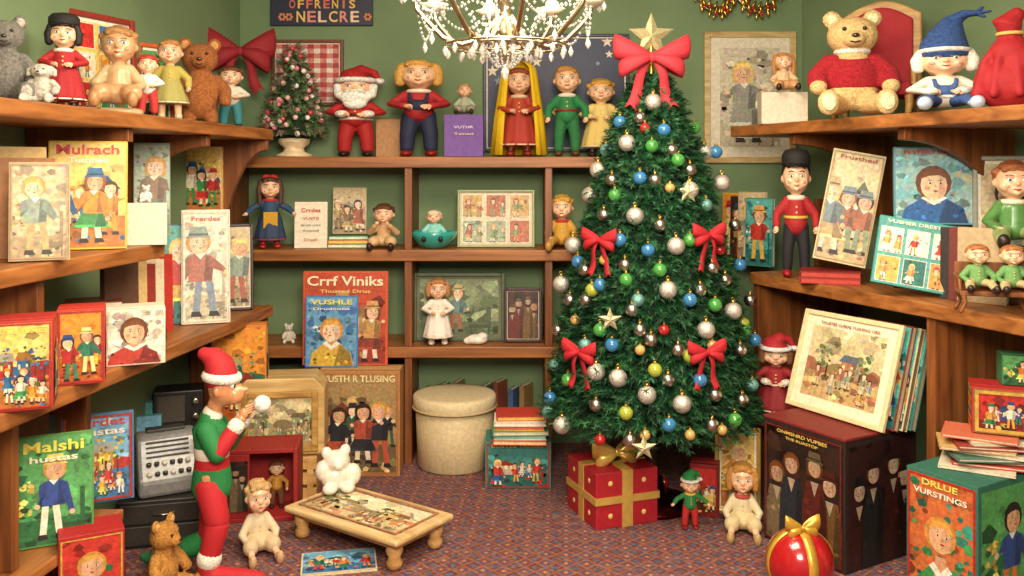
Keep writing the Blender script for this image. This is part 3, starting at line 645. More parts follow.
frame('narrow yellow poster with red figures on the shelf end',(wx(203,4.61),4.62,wz(212,4.6)),ww((0,4.6),40),ww((0,4.6),66),0,0,fm=mat('#d8a028','paint'),fw=.008,t=.012,a=('people',21,'warm'),mw=.002)
# ---- left lower shelf
G='cartons on the lower shelf'
p=L(24,.05,W1); carton('red illustrated carton with children pictures',p,ww(p,60),hh(p,313),.16,.4,0,'#a82a1e',('landscape',31,'warm'),side=('people',32,'red',1),title=[('DRUSTL VUSTES',.9,.8,.07,'#f0d060')],border=(.04,'#b02a20'),group=G)
p=L(83,.05,W1); carton('small red and yellow illustrated carton',p,ww(p,42),hh(p,303),.14,.4,0,'#b8301e',('people',33,'orange'),side=('people',39,'red',1),group=G,border=(.06,'#b02a20'),top=1)
p=L(134,.04,W1); carton('white and red illustrated carton with portrait',p,ww(p,56),hh(p,303),.16,.4,0,'#ded2ba',('portrait',34,['#e8dcc8','#cfc0a4','#b83a2a','#6a9a6a','#5a7896']),side=('people',35,'red',1),group=G,top=1.1)
G='books on the lower shelf'
p=L(88,.27,W1)
for i in range(3): book('flat-lying old book in a stack',(p[0],p[1]+.05,p[2]+.1+i*.031),.2,.17,.03,.45,0,('#4a6a4a','#d8c8a0','#7a3a22')[i],flat=True,group=G)
MB().box((0,0,.05),(.2,.17,.1)).obj('box',mat('#4a3424','paper'),smooth=False,bevel=.003,label='plain brown low box under stacked books',cat='box',loc=(p[0]+.04,p[1]+.12,p[2]),rot=(0,0,.45))
for i,(px,c,py) in enumerate(((118,'#5a3a28',262),(127,'#c8a870',258),(136,'#8a2a1e',265),(145,'#d8c8a8',260),(154,'#b02a20',255))):
    p=L(px,.22,W1); book('upright old book with plain spine',p,.15,hh(p,py),.03,1.0,0.02,c,group=G)
p=L(178,.22,W1); book('dark framed-look book with blue figure cover',p,ww(p,36),hh(p,224),.02,.4,.14,'#4a5a6a',('single',41,'teal'),group=G,top=1)
p=L(206,.10,W1); book('tall cream book with faded red and grey illustration',p,ww(p,46),hh(p,210),.03,.35,.12,'#e0d4bc',('single',42,['#e4d8c0','#cabd9e','#b06a58','#8a9a90','#8090a0','#b89a80']),title=[('Frerdes',.92,.6,.04,'#b04030')],group=G,top=.95,border=(.06,'#e4dac4'))
p=L(238,.11,W1); frame('narrow brown framed old photograph',p,ww(p,30),hh(p,224),.35,.12,fm=WDARK,fw=.014,a=('single',43,'sepia'),mw=.004)
p=(wx(241,4.42),4.42,.386); carton('orange and yellow illustrated upright carton',p,ww(p,52),hh(p,322),.10,.2,0,'#c87a24',('landscape',51,'orange'),side=('people',52,'warm',1),top=1)
p=(wx(177,4.32),4.36,.386); o=thing('radio','black boxy old radio with silver knobs','radio',p,.3)
MB().box((0,-.08,.09),(.22,.16,.18)).obj('body',mat('#1e1a16','leather'),o,smooth=False,bevel=.006)
MB().box((-.03,-.162,.10),(.12,.006,.12)).obj('speaker_grille',mat('#4a4238','wicker'),o,smooth=False)
for z in(.06,.13): MB().lathe([(.016,0),(.016,.012),(.008,.014)]).obj('knob',mat('#b8b4a8','metal'),o,loc=(.075,-.162,z),rot=(math.pi/2,0,0))
o=thing('crate','plain pine crate supporting a framed picture case','crate',(wx(278,4.45),4.45,0),.12)
for z in(.035,.11,.185): MB().box((0,0,z),(.40,.26,.06)).obj('slat',WPINE,o,smooth=False,bevel=.003)
for x in(-.17,.17):
    for y in(-.132,.132): MB().box((x,y,.11),(.03,.012,.22)).obj('post',WPINE,o,smooth=False)
p=(wx(279,4.42),4.42,.222); o=thing('display_case','cream wooden display case with framed landscape picture','display case',(p[0],4.56,p[2]),.12)
W_,H_=.42,.37
MB().yprism([(-W_/2,0),(W_/2,0),(W_/2,H_*.86),(W_/2-.05,H_),(-W_/2+.05,H_),(-W_/2,H_*.86)],-.22,0).obj('case',wood('#b08c50','#dcbc80',(4,30,30)),o,smooth=False,bevel=.006)
k=MB()
for sx in(-1,1): k.box((sx*.165,-.228,.165),(.03,.02,.29))
for z in(.035,.295): k.box((0,-.228,z),(.30,.02,.03))
k.obj('frame',WGOLD,o,smooth=False,bevel=.004)
art(o,.30,.235,'landscape',61,['#d8c898','#b0a070','#a08a60','#8a9a70','#c0a878'],y=-.2215,z0=.05)
p=Fl(248,521); o=thing('open_box','red cardboard box open at the front with small toys inside','box',(p[0],p[1]+.2,0),.12)
w_,h_,t_=.40,.33,.22
k=MB(); k.box((-w_/2+.01,-t_/2,h_/2),(.02,t_,h_)); k.box((w_/2-.01,-t_/2,h_/2),(.02,t_,h_)); k.box((0,-.01,h_/2),(w_-.04,.02,h_)); k.box((0,-t_/2,.01),(w_-.04,t_,.02)); k.box((0,-t_/2,h_-.01),(w_-.04,t_,.02)); k.box((-.1,-t_+.01,h_/2),(.17,.02,h_-.04))
k.obj('body',mat('#981c1a','paper'),o,smooth=False,bevel=.003)
art(o,.16,h_*.7,'dim',62,'dark',y=-t_-.001,z0=.05,x0=-.1)
doll('small brown-haired doll inside red open box',(p[0]+.10,p[1]+.12,.021),.22,.2,'stand',top='#b8822a',bot=('trousers','#6a4020'),hair='#6a4020')
# cabinet & machine
o=thing('cabinet','low black metal drawer cabinet holding grey office machine','cabinet',(wx(160,3.95),4.08,0),.25)
MB().box((0,-.13,.10),(.38,.26,.2)).obj('body',mat('#24211e','leather'),o,smooth=False,bevel=.006)
for z in(.055,.145):
    dr=MB().box((0,-.266,z),(.35,.012,.08)).obj('drawer',mat('#34302c','leather'),o,smooth=False,bevel=.003)
    MB().tube([(-.04,-.272,z),(-.04,-.287,z),(.04,-.287,z),(.04,-.272,z)],.004,8).obj('handle',mat('#a8a498','metal'),dr)
o=thing('adding_machine','rounded grey metal vintage adding machine on black cabinet','office machine',(wx(163,3.95),3.98,.201),.5)
pf=[(-.13,0),(.11,0),(.115,.14),(.10,.21),(.06,.245),(0,.25),(-.045,.225),(-.075,.15),(-.13,.075)]
b_=MB().yprism(pf,-.125,.125).obj('body',mat('#92928e','brushed'),o,smooth=False,bevel=.018); b_.rotation_euler=(0,0,math.pi/2)
def slope(t): # front slope from (-.075,.15) to (-.045,.225)
    return (-.075+.03*t,.15+.075*t)
for i in range(4):
    y_,z_=slope(.12+.25*i); MB().tube([(-.085,y_-.004,z_),(.085,y_-.004,z_)],.004,8).obj('slot',mat('#34332f','paint'),o)
for r in range(2):
    for c in range(6): MB().lathe([(.011,0),(.011,.014),(.007,.016)],(-.08+c*.032,-.118+r*.026,.090+r*.036),10).obj('key',mat('#3a3834' if (r+c)%3 else '#d8d0bc','gloss'),o)
MB().box((0,.02,.253),(.16,.06,.012)).obj('paper_slot',mat('#3c3b38','paint'),o,smooth=False,bevel=.003)
for e in(-1,1): MB().lathe([(.020,0),(.020,.02),(.01,.022)]).obj('roller_knob',mat('#3a3a38','gloss'),o,loc=(e*.125,.03,.19),rot=(0,e*math.pi/2,0))
for i,(px,py,c) in enumerate(((128,408,'teal'),(141,418,'blue'))):
    book('teal illustrated book standing behind grey machine',(wx(px,4.14),4.19-.05*i,.201),.18,wz(py,4.1)-.2,.02,.35,.05,'#2f7a74',('people',70+i,c),group='books on the cabinet',top=1)
G='magazines on the bottom shelf'
p=L(54,.13,.341); book('large green and yellow picture magazine with seated figure',p,ww(p,72),hh(p,436),.03,.45,.12,'#4f8a3a',('single',81,'green'),title=[('Malshi',.90,.75,.10,'#f0e050'),('hustas',.79,.6,.06,'#f4e8c8')],name='magazine',cat='magazine',group=G,top=.92)
p=L(98,.20,.341); book('large blue and red picture magazine with landscape',p,ww(p,66),hh(p,415),.03,.45,.12,'#3f7aa8',('landscape',82,'blue'),title=[('Hardet',.91,.75,.09,'#c82a20'),('drustas',.80,.75,.08,'#f0e6d0')],name='magazine',cat='magazine',group=G,border=(.05,'#a83020'))
p=L(4,.28,.341); book('red-spined magazine leaning behind others',p,.26,hh(p,445),.03,.8,.1,'#c83a28',('people',83,'red'),name='magazine',cat='magazine',group=G)
for i,(px,c) in enumerate(((30,'#6a4a2a'),(42,'#2f5a54'),(52,'#b8a070'),(62,'#7a2a20'))): 
    p=L(px,.37,.341); book('upright old book behind magazines',p,.12,.36-.02*(i%2),.03,1.1,.02,c,group=G)
carton('tall red carton with illustrated figures and gold trim',(wx(72,3.0),3.12,0),.20,wz(532,3.0),.15,.5,0,'#a81c1c',('portrait',84,['#c8382a','#982018','#d8b050','#3a7a4a','#30508a']),side=('people',85,'red',1),border=(.04,'#c8a040'),top=1.35)
p=Fl(160,598); teddy('golden-brown jointed teddy bear sitting on carpet',(p[0],p[1]+.03,0),.30,1.35,'#b07a34','#d8a860')
p=Fl(258,552); doll('small cream-dressed baby doll sitting on carpet',(p[0],p[1],0),.31,.5,'sit',hair='#c8a068',hs='curly',top='#d8c4a0',bot=('dress','#cdb48c'),shoes='#c8a078',arms='lap',chub=.92)
# ---- elf figure
ex,ed=wx(212,3.5),3.5
o=thing('elf_doll','long-legged elf puppet in red and green suit holding white ball','elf doll',(ex,ed,0),0)
k=MB(); sk='#d08e60'
HD=(.045,0,.755)
k.ell(HD,(.060,.054,.075)); k.ell((.086,-.005,.728),(.042,.036,.040)); k.tube([(.10,-.005,.755),(.135,-.005,.748)],[.014,.011]); k.ell((.035,-.055,.75),(.014,.012,.022)); k.cap((.02,0,.71),(.0,0,.64),.030,.032)
k.tube([(.0,-.005,.42),(.0,0,.52),(-.005,0,.61)],[.05,.05,.05])
for e in(-1,1): k.tube([(0,e*.055,.60),(.045,e*.075,.52),(.125,e*.03,.645)],[.028,.024,.019])
k.tube([(0,-.03,.42),(.03,-.045,.25),(.0,-.05,.07)],[.045,.038,.03]); k.tube([(0,.035,.40),(-.02,.045,.15),(-.17,.04,.09)],[.045,.036,.03])
k.obj('body',mat(sk,'skin'),o,voxel=.006)
GR,RD='#1f7a3c','#b81c24'
for nm,c,ps,rs in (('collar','#e8ddc8',[(0,0,.645),(0,0,.655)],[.042,.037]),
  ('tunic',GR,[(0,0,.52),(-.005,0,.60),(-.005,0,.63)],[.064,.070,.046]),('tunic_band',RD,[(0,0,.45),(0,0,.495)],[.068,.064]),('belt','#e8ddc8',[(0,0,.507),(0,0,.510)],[.068,.068]),
  ('tunic_hem',GR,[(0,0,.375),(0,0,.425)],[.078,.072])):
    MB().tube(ps,rs,18).obj(nm,mat(c,'cloth'),o)
for e in(-1,1):
    MB().tube([(0,e*.06,.60),(.022,e*.072,.56),(.045,e*.077,.52)],[.040,.037,.035],14).obj('sleeve',mat(GR,'cloth'),o)
    MB().tube([(.05,e*.076,.527),(.075,e*.062,.565),(.1,e*.045,.605)],[.034,.032,.029],14).obj('lower_sleeve',mat(RD if e<0 else GR,'cloth'),o)
    MB().tube([(.103,e*.044,.61),(.107,e*.042,.616)],[.032,.032],12).obj('cuff',mat('#efe6d4','plush'),o)
    kk=MB(); kk.ell((.132,e*.032,.66),(.017,.012,.022))
    for i in range(4): kk.tube([(.14,e*.026,.658+i*.009),(.156,e*.018,.664+i*.009),(.163,e*.006,.668+i*.009)],[.0055,.005,.0045],6)
    kk.tube([(.128,e*.022,.668),(.138,e*.01,.685)],[.006,.005],6); kk.obj('hand',mat(sk,'skin'),o)
    ey=MB().ell((.090,e*.032,.768),(.010,.010,.012),10,8).obj('eye',mat('#f0ebe2','gloss'),o); MB().ell((.097,e*.034,.768),(.006,.006,.008),8,6).obj('pupil',mat('#1a120e','gloss'),ey)
MB().tube([(0,-.03,.38),(.02,-.04,.31),(.033,-.045,.26)],[.056,.051,.048],16).obj('trouser_leg',mat(RD,'cloth'),o)
MB().tube([(.033,-.046,.235),(.022,-.048,.18),(.008,-.05,.12)],[.047,.044,.040],16).obj('lower_trouser_leg',mat(RD,'cloth'),o)
MB().tube([(0,.035,.36),(-.012,.042,.26),(-.02,.045,.17)],[.054,.049,.046],16).obj('trouser_leg',mat(RD,'cloth'),o)
MB().tube([(-.025,.045,.145),(-.09,.043,.122),(-.16,.04,.10)],[.045,.042,.036],16).obj('stocking',mat(GR,'cloth'),o)
MB().tube([(.006,-.05,.108),(.007,-.05,.113)],[.047,.047],14).obj('cuff',mat('#efe6d4','plush'),o)
k=MB(); k.tube([(.0,-.05,.09),(.01,-.05,.055)],[.041,.040]); k.tube([(.01,-.05,.043),(.08,-.055,.040),(.15,-.058,.038),(.20,-.06,.038)],[.042,.040,.036,.028]); k.obj('boot',mat(RD,'cloth'),o,voxel=.006)
k=MB(); k.tube([(-.165,.04,.095),(-.20,.035,.08),(-.24,.03,.075),(-.275,.025,.085)],[.038,.037,.030,.017]); k.obj('boot',mat(shade(GR,.8),'cloth'),o,voxel=.006)
h=MB().tube([(.035,0,.80),(.025,0,.845),(.0,0,.875),(-.03,0,.885)],[.064,.056,.042,.026],16).obj('hat',mat('#b82028','cloth'),o)
MB().torus((.038,0,.797),.058,.020,rot=(0,.12,0)).obj('hat_brim',mat('#efe6d4','plush'),h)
MB().ell((.195,0,.69),(.034,.034,.034)).obj('ball',mat('#efe8da','plush'),smooth=True,label='small white ball held in puppet hands',cat='ball',loc=(ex,ed,0))
# ---- footstool
ang=math.atan2(-.38,.537); cx=(-.975-.438-.264-.80)/4; cy=(3.9+3.52+3.83+4.21)/4
o=thing('footstool','low cream wooden footstool with painted picture top and turned legs','footstool',(cx,cy,0),ang)
MB().box((0,0,.128),(.66,.36,.026)).obj('top',wood('#b89258','#e8cc96',(4,25,25)),o,smooth=False,bevel=.009)
MB().box((0,0,.105),(.60,.30,.03)).obj('apron',WPINE,o,smooth=False,bevel=.004)
a_=art(o,.58,.28,'landscape',95,['#ecdcb4','#dcc490','#c8885c','#c8b888','#b8b0a0','#dcb878','#e8d8b0'],border=(.03,'#b88058')); a_.rotation_euler=(-math.pi/2,0,0); a_.location=(0,-.14,.1415)
for sx in(-1,1):
    for sy in(-1,1): MB().lathe([(.018,0),(.030,.012),(.034,.03),(.024,.05),(.036,.075),(.030,.10)],(sx*.27,sy*.125,0),16).obj('leg',WPINE,o)
o=thing('figurine','small plain white rounded animal figurine on footstool','figurine',(-.80,4.10,.142),.4)
k=MB(); k.ell((0,0,.065),(.075,.06,.065)); k.ell((.0,-.005,.135),(.062,.055,.05)); k.ell((-.065,-.01,.10),(.035,.035,.045)); k.ell((.07,-.02,.07),(.04,.035,.05)); k.ell((-.045,0,.175),(.025,.02,.028)); k.ell((.04,0,.178),(.025,.02,.028)); k.ell((-.04,-.05,.025),(.035,.035,.025)); k.ell((.04,-.05,.025),(.035,.035,.025)); k.ell((0,-.055,.125),(.022,.018,.017))
k.obj('body',mat('#ece2d0','ceramic'),o,voxel=.004)
book('open colourful picture book lying on carpet',(wx(338,3.64),3.66,.0),.30,.2,.012,.2,0,'#d8c8a0',('people',92,'blue'),name='magazine',cat='magazine',flat=True,top=1)
# ================================================= back top shelf items
Z=1.673
p=Bk(294,Z,5.05); 
def foliage(N,n,h0,h1,Rm,L_,nl,nw,seed,pal,droop=.25,wave=.07,ex=.92):
    R=random.Random(seed); k=MB()
    for i in range(N):
        t=1-R.random()**(1/(1+ex)); t=min(.985,t*1.02)
        z=h0+(h1-h0)*t; rr=Rm*((1-t)**ex)*(1+wave*math.sin(t*50))+.012
        a=R.uniform(0,2*math.pi); q=R.uniform(.72,.94)*rr; l=L_*R.uniform(.7,1.15)*(.6+.4*(1-t))
        b=Vector((q*math.cos(a),q*math.sin(a),z+R.uniform(-.02,.02)))
        d=Vector((math.cos(a+R.uniform(-.5,.5)),math.sin(a+R.uniform(-.5,.5)),R.uniform(-droop-.25,.35)*1.0)).normalized()
        u=d.orthogonal().normalized(); w=d.cross(u); base=R.choice(pal)
        bl=lin(base); g=R.uniform(.7,1.3); cc=tuple(x*g for x in bl)
        k.col=tuple(x*.5 for x in bl); e=b+d*l
        k.add([b+u*nw,b-u*nw,e],[(0,1,2)]); k.add([b+w*nw,b-w*nw,e],[(0,1,2)])
        for j in range(n):
            s_=(j+1)/n; c=b+d*l*s_; th=R.uniform(0,6.28); o_=(u*math.cos(th)+w*math.sin(th)); nd=(d*.75+o_).normalized()
            sd=nd.cross(d).normalized()*nw; g2=R.uniform(.7,1.3); k.col=tuple(x*g2 for x in cc)
            k.add([c-sd,c+sd,c+nd*nl],[(0,1,2)])
    return k
o=thing('miniature_tree','small potted christmas tree with pink and white trimmings','tree',p)
MB().lathe([(.10,0),(.105,.01),(.06,.03),(.055,.05),(.085,.075),(.09,.10),(.06,.105)],(0,0,0)).obj('pot',mat('#d8c29a','ceramic'),o)
MB().cap((0,0,.10),(0,0,.55),.012,.006).obj('trunk',WDARK,o)
h=hh(p,42)
foliage(680,14,.12,h,.165,.055,.022,.0024,5,['#3f6a38','#5a8048','#7a7a58','#8a7868'],ex=.75).obj('foliage',NEEDLE,o,smooth=False)
MB().lathe([(.12,.12),(.09,.32),(.01,h-.05)],(0,0,0)).obj('dark_filler_cone',mat('#1c3418','plush'),o)  # dark cone added inside the needles to block the view through
R=random.Random(9); gcol=[('#d87a8a','pink'),('#e8dccc','white'),('#c03a48','red'),('#e0aca4','pale pink')]
MBs=[MB().ell((0,0,0),.015,10,8).obj('small_bauble',mat(c,'gloss'),label='tiny %s bauble on miniature tree'%nm,cat='ornament',group='baubles on the miniature tree') for c,nm in gcol]
for i in range(64):
    t=1-math.sqrt(R.random()); t=min(t,.93); a=R.uniform(math.pi,2*math.pi); rr=.165*(1-t)**.75+.015
    loc=(p[0]+rr*math.cos(a),p[1]+rr*math.sin(a),p[2]+.12+(h-.12)*t)
    if i<4: MBs[i].location=loc
    else:
        n_=MBs[i%4].copy(); COL.objects.link(n_); n_.location=loc
frame('red gingham framed panel hanging on green wall',(wx(308,5.27),5.272,wz(106,5.27)),ww((0,5.27),72),ww((0,5.27),66),0,0,fm=mat('#6a3a20','paint'),fw=.02,a=('gingham',1,['#e8dcc8','#a82a2a','#cc7a70']),mw=.004)
o=thing('sign','navy shop sign with ornate gold and pink lettering','sign',(wx(322,5.27),5.274,wz(26,5.27)))
MB().box((0,-.01,.10),(.60,.02,.20)).obj('board',mat('#1c2238','paint'),o,smooth=False,bevel=.004)
for i,ch in enumerate('OFFRENIS'): text(o,ch,-.17+i*.05,.125,-.0215,.036 if ch!='I' else .012,.05,('#d8685a','#e8b850')[i%2])
for i,ch in enumerate('NELCRE'): text(o,ch,-.12+i*.063,.052,-.0215,.05,.065,('#e8c070','#e08a80','#e8c8a8')[i%3])
for x in(-.23,-.19,.27): 
    for q in range(6): MB().ell((x+.016*math.cos(q*1.05),-.022,.05+.016*math.sin(q*1.05)),(.009,.003,.009),8,6).obj('emblem',mat(('#c8903a','#d87068')[q%2],'paint'),o)
p=Bk(356,Z,5.03); doll('white-bearded doll in red suit and pointed red hat',p,hh(p,64),.1,'stand',hair='#f0ece2',hs='short',hat='santa',hatc='#a81818',top='#b01a1a',bot=('trousers','#a01616'),beard='#efe8dc',trim='#ece4d6',sash='#1a1410',shoes='#1a1410',arms='front',name='festive_doll',hscale=1.05,chub=1.7)
p=Bk(419,Z,5.0); doll('blonde doll in red shirt and navy overalls',p,hh(p,58),.05,'stand',hair='#cc9c48',hs='bob',top='#a82024',bot=('trousers','#1c2440'),collar='#efe2cc',shoes='#8a1a18',arms='front',hscale=1.0,chub=1.5,straps=True)
p=Bk(390,Z,5.16); carton('small plain brown wooden-look block box',p,ww(p,24),hh(p,120),.08,0,0,'#a87a4a')
p=Bk(465,Z,5.03); carton('small purple carton with pale lettering',p,ww(p,38),hh(p,116),.14,0,0,'#6e4898',None,title=[('VUTHR',.70,.5,.06,'#d8c8e0'),('Tsined',.54,.5,.05,'#d8c0a0')],border=None)
doll('small pale doll seated on purple carton',(p[0],p[1]-.03,Z+hh(p,116)+.003),.18,0,'sit',hair='#b89058',top='#a8b098',bot=('dress','#989880'),arms='lap')
p=Bk(519,Z,5.0); o=doll('brown-haired doll in red dress under long yellow veil',p,hh(p,66),0,'stand',hair='#8a3a1c',hs='long',top='#b04028',bot=('gown','#a83424'),collar='#e8c8a0',arms='front',shoes='#8a2a20',chub=1.12)
S=hh(p,66)/.985
k=MB(); n=36; vs=[];fs=[]
for zi,(z,r,dy) in enumerate(((1.03,.02,.0),(1.02,.09,.0),(.96,.155,.0),(.85,.175,.01),(.65,.20,.02),(.4,.235,.03),(.02,.27,.04))):
    for j in range(n+1):
        a=math.radians(-52+284*j/n); rr=r*(1+.05*math.sin(j*1.9))
        vs.append((rr*S*math.cos(a),(rr*.62*math.sin(a)+dy)*S,z*S))
for i in range(6):
    for j in range(n): a=i*(n+1)+j; fs.append((a,a+1,a+n+2,a+n+1))
k.add(vs,fs).obj('veil',mat('#e8c010','cloth'),o,solid=.006)
p=Bk(567,Z,5.0); doll('blond boy doll in green suit',p,hh(p,64),-.05,'stand',hair='#b8803a',top='#1f7a42',bot=('trousers','#1f6c38'),collar='#efe2cc',shoes='#5a3a20',arms='down',sash='#8a2a20',chub=1.1)
p=Bk(601,Z,5.04); doll('blonde doll in pale yellow dress',p,hh(p,78),-.1,'stand',hair='#c89838',hs='curly',top='#dcc478',bot=('gown','#d8be6c'),arms='front',chub=1.35)
frame('dark navy panel with gold stars on green wall',(wx(556,5.27),5.272,wz(152,5.27)),ww((0,5.27),146),ww((0,5.27),118),0,0,fm=mat('#1c2440','paint'),fw=.02,t=.015,a=('stars',4,['#222c50','#222c50','#d8b050','#e8dcc0','#8a9ac0']),mw=.001)
# ---- back middle shelf
Z=1.167
p=Bk(270,Z,4.97); doll('doll in dark dress with yellow and red folk pattern',p,hh(p,174),.3,'stand',hair='#4a2a18',hs='long',top='#2a4a6a',bot=('gown','#2a3c5a'),apron='#d0a028',collar='#b82a24',shoes='#b82a24',arms='out',hat='bow',chub=1.15)
p=Bk(311,Z,5.0); book('small cream card with red printed lettering',p,ww(p,32),hh(p,202),.015,.1,.08,'#e8dcc4',None,title=[('Crrdes',.82,.6,.09,'#c83028'),('VUSTE',.64,.5,.06,'#b86a50'),('drust vurs',.5,.6,.05,'#8a8a80'),('thusned',.38,.5,.05,'#8a8a80'),('Drustl',.18,.4,.06,'#b86a50')],name='card',cat='card')
G='books on the middle bay shelf'
p=Bk(347,Z,5.0)
for i,c in enumerate(('#3a9a6a','#d86a2a','#2f7a4a')): book('flat-lying colourful thin book in a stack',(p[0],p[1]+.07,Z+(i)*.0225),ww(p,40),.15,.022,.05*i,0,c,flat=True,group=G,pages=('#e6dcc0','#e8c060','#cfe0c0')[i])
book('small illustrated book standing on stacked books',(p[0]-.01,p[1]+.14,Z+.069),ww(p,34),hh(p,188)-.07,.02,.05,.1,'#c8b088',('people',101,'sepia'),group=G,top=1)
p=Bk(384,Z,5.0); doll('brown-haired seated baby figurine in pale dress',p,hh(p,203),0,'sit',hair='#5a3418',hs='curly',top='#c8a070',bot=('dress','#d0b080'),arms='face',name='figurine',cat='figurine')
p=Bk(434,Z,4.99); o=thing('bowl','teal ceramic bowl cradling a baby figurine','bowl',p)
MB().lathe([(.05,0),(.06,.005),(.10,.03),(.125,.07),(.13,.095),(.122,.095),(.095,.04),(.04,.02)],(0,0,0),32).obj('body',mat('#2fa094','gloss'),o)
doll('tiny baby figurine lying in teal bowl',(p[0],p[1]+.01,Z+.045),.17,0,'sit',hs='short',hair='#e0d0b8',top='#8ad0c8',bot=('dress','#a8dcd0'),arms='lap',name='figurine',cat='figurine',chub=1.4)
p=Bk(496,Z,5.04); frame('pale green framed collage of small pictures',p,ww(p,77),hh(p,190),0,.1,fm=mat('#a0a878','paint'),fw=.012,a=('collage',105,['#ddd0ae','#cdbd94','#b86a4a','#8a9a6a','#c8a060','#a0ac94']),mw=.006,matc='#c8bc98')
p=Bk(562,Z,4.98); doll('yellow-clothed child-faced plush doll with red scarf',p,hh(p,194),-.1,'sit',hair='#c89838',hs='curly',top='#c89838',bot=('trousers','#b88a3c'),collar='#b83028',shoes='#b88a3c',arms='lap',chub=1.1)
# ---- back lower shelf
Z=.641
p=Bk(459,Z,5.06); frame('dark green framed picture of figures',p,ww(p,92),hh(p,273),0,.08,fm=mat('#4a5a40','paint'),fw=.022,a=('single',111,['#8a9a70','#5a6a48','#a85a40','#d0b880','#6a8a88','#e0d0b0']),mw=.012,matc='#6a6a4a')
p=Bk(438,Z,4.95); doll('white porcelain angel doll with tan hair',p,hh(p,277),.1,'stand',hair='#b07a48',hs='bob',top='#ece2d2',bot=('gown','#efe6d8'),arms='front',shoes='#e8dcc8')
p=Bk(477,Z,4.95); o=thing('seashell','small white ceramic shell beside angel doll','ornament',p); k=MB(); k.ell((0,0,.028),(.06,.035,.028)); k.ell((.03,-.005,.045),(.03,.028,.022)); k.ell((-.045,0,.02),(.03,.02,.02)); k.obj('shell',mat('#efe6d8','ceramic'),o,voxel=.004)
p=Bk(523,Z,5.02); frame('dark red and black framed portrait poster',p,ww(p,38),hh(p,288),0,.08,fm=mat('#3a1410','paint'),fw=.016,a=('dim',112,['#3a1c14','#5a2a1a','#a83828','#b8843c','#c8a878']),mw=.002)
p=Bk(289,Z,5.0); teddy('small white figurine resting at shelf edge',p,.11,.2,'#d8ccb8','#e8dcc8',cat='figurine',name='figurine',kind='ceramic')
# ---- floor back
p=(wx(359,4.70),4.86,0); carton('large upright illustrated carton with two children and cream title',p,ww((0,4.7),82),.55,.16,0,0,'#b07a44',('people',121,['#a88a58','#6a5a3a','#3a5a44','#b85038','#2a2a30','#d8b878']),title=[('VUSTH R TLUSING',.93,.88,.065,'#f0d8a0')],top=1.0,border=(.03,'#b07038'),edge='#c8a068')
p=(wx(344,4.80),4.85,.553); book('large orange-red book with cream lettering and figures',p,ww(p,84),.50,.03,0,.05,'#c8502c',('people',122,['#c04a28','#983420','#d8a060','#c89858','#8a3a28','#c8783a']),title=[('Crrf Viniks',.90,.90,.105,'#f4e4c0'),('Thusted Drus',.79,.6,.035,'#e8c880')],top=.9) 
p=(wx(330,4.74),4.79,.553); book('blue and yellow picture book with portrait',p,ww(p,52),.375,.02,0,.05,'#3f7ab8',('portrait',123,['#68a0c8','#3a72a8','#d8b040','#c83a30','#e8dcc0']),title=[('VUSHLE',.92,.8,.07,'#f0e050'),('Drudgons',.82,.7,.045,'#f0e6d0')],top=.95)
p=Fl(452,477); o=thing('hat_box','round smooth cream hat box with flat lid','hat box',(p[0],4.90,0))
MB().lathe([(.19,0),(.20,.01),(.212,.33),(.20,.332)],(0,0,0),48).obj('body',mat('#cdb98e','paper'),o)
MB().lathe([(.222,.315),(.226,.32),(.226,.375),(.218,.385),(.19,.388)],(0,0,0),48).obj('lid',mat('#d8c69c','paper'),o)
MB().torus((0,0,.32),.226,.006,40).obj('rim',mat('#b8a074','paper'),o)
p=Fl(518,489); carton('low teal carton with red and gold pictures',(p[0],p[1]+.22,0),ww(p,66),.235,.22,0,0,'#3a7a70',('people',131,['#3a8078','#25605a','#d8b050','#c83a2a','#e0d4b8','#305a90']),title=[('BUSTES TRUSLE',.93,.8,.07,'#e8c060')],side=('people',1,'red',-1),border=(.03,'#a83028'))
G='books stacked on the teal carton'
for i,(c,w) in enumerate((('#c03830',.27),('#e8dcc0',.26),('#4a9a6a',.28),('#e0b040',.25),('#f0e8d4',.26),('#b83a2a',.24))):
    book('thin flat-lying book in a stack',(p[0]+.01,p[1]+.03+.01*(i%2),.236+i*.0235),w,.18,.023,.04*((i%3)-1),0,c,flat=True,group=G,pages=('#e0c890','#8ac0b0','#d8c8a8','#d86a50','#e0d8c0','#d8b050')[i])
for i,(px,c) in enumerate(((425,'#6a4a2a'),(440,'#3a5a5a'),(456,'#8a7a50'),(472,'#5a2a20'),(485,'#5a6a5a'),(498,'#8a4a34'),(512,'#45608a'),(524,'#9a7a4a'))):
    book('upright dark book in low bay',(wx(px,5.2),5.22,.001),.12,.34+.02*(i%3),.03,1.2-.1*(i%2),0,c,group='books in the low bay')
# ================================================= TREE
TX,TY=.667,4.31; th0,th1=.43,2.06; TR=.475; EX=.60
tree=thing('christmas_tree','tall green christmas tree covered in baubles and red bows','christmas tree',(TX,TY,0))
foliage(7600,22,th0,th1,TR,.085,.028,.0032,11,['#17502a','#205c34','#113c20','#2e6a38'],.12,.03,EX).obj('foliage',NEEDLE,tree,smooth=False)
MB().lathe([(.05,th0-.02),(TR*.80,th0+.03),(TR*.64,1.1),(TR*.38,1.6),(.02,th1-.06)],(0,0,0),24).obj('dark_filler_cone',mat('#0d2716','plush'),tree)  # added dark core that stops the foliage being see-through
MB().cap((0,0,.05),(0,0,1.9),.035,.01).obj('trunk',WDARK,tree)
MB().lathe([(.20,0),(.20,.02),(.07,.04),(.055,.13),(.045,.13)],(0,0,0)).obj('stand',mat('#5a1a16','metal'),tree)
def tR(z):
    t=max(0,min(1,(z-th0)/(th1-th0))); return TR*((1-t)**EX)+.035
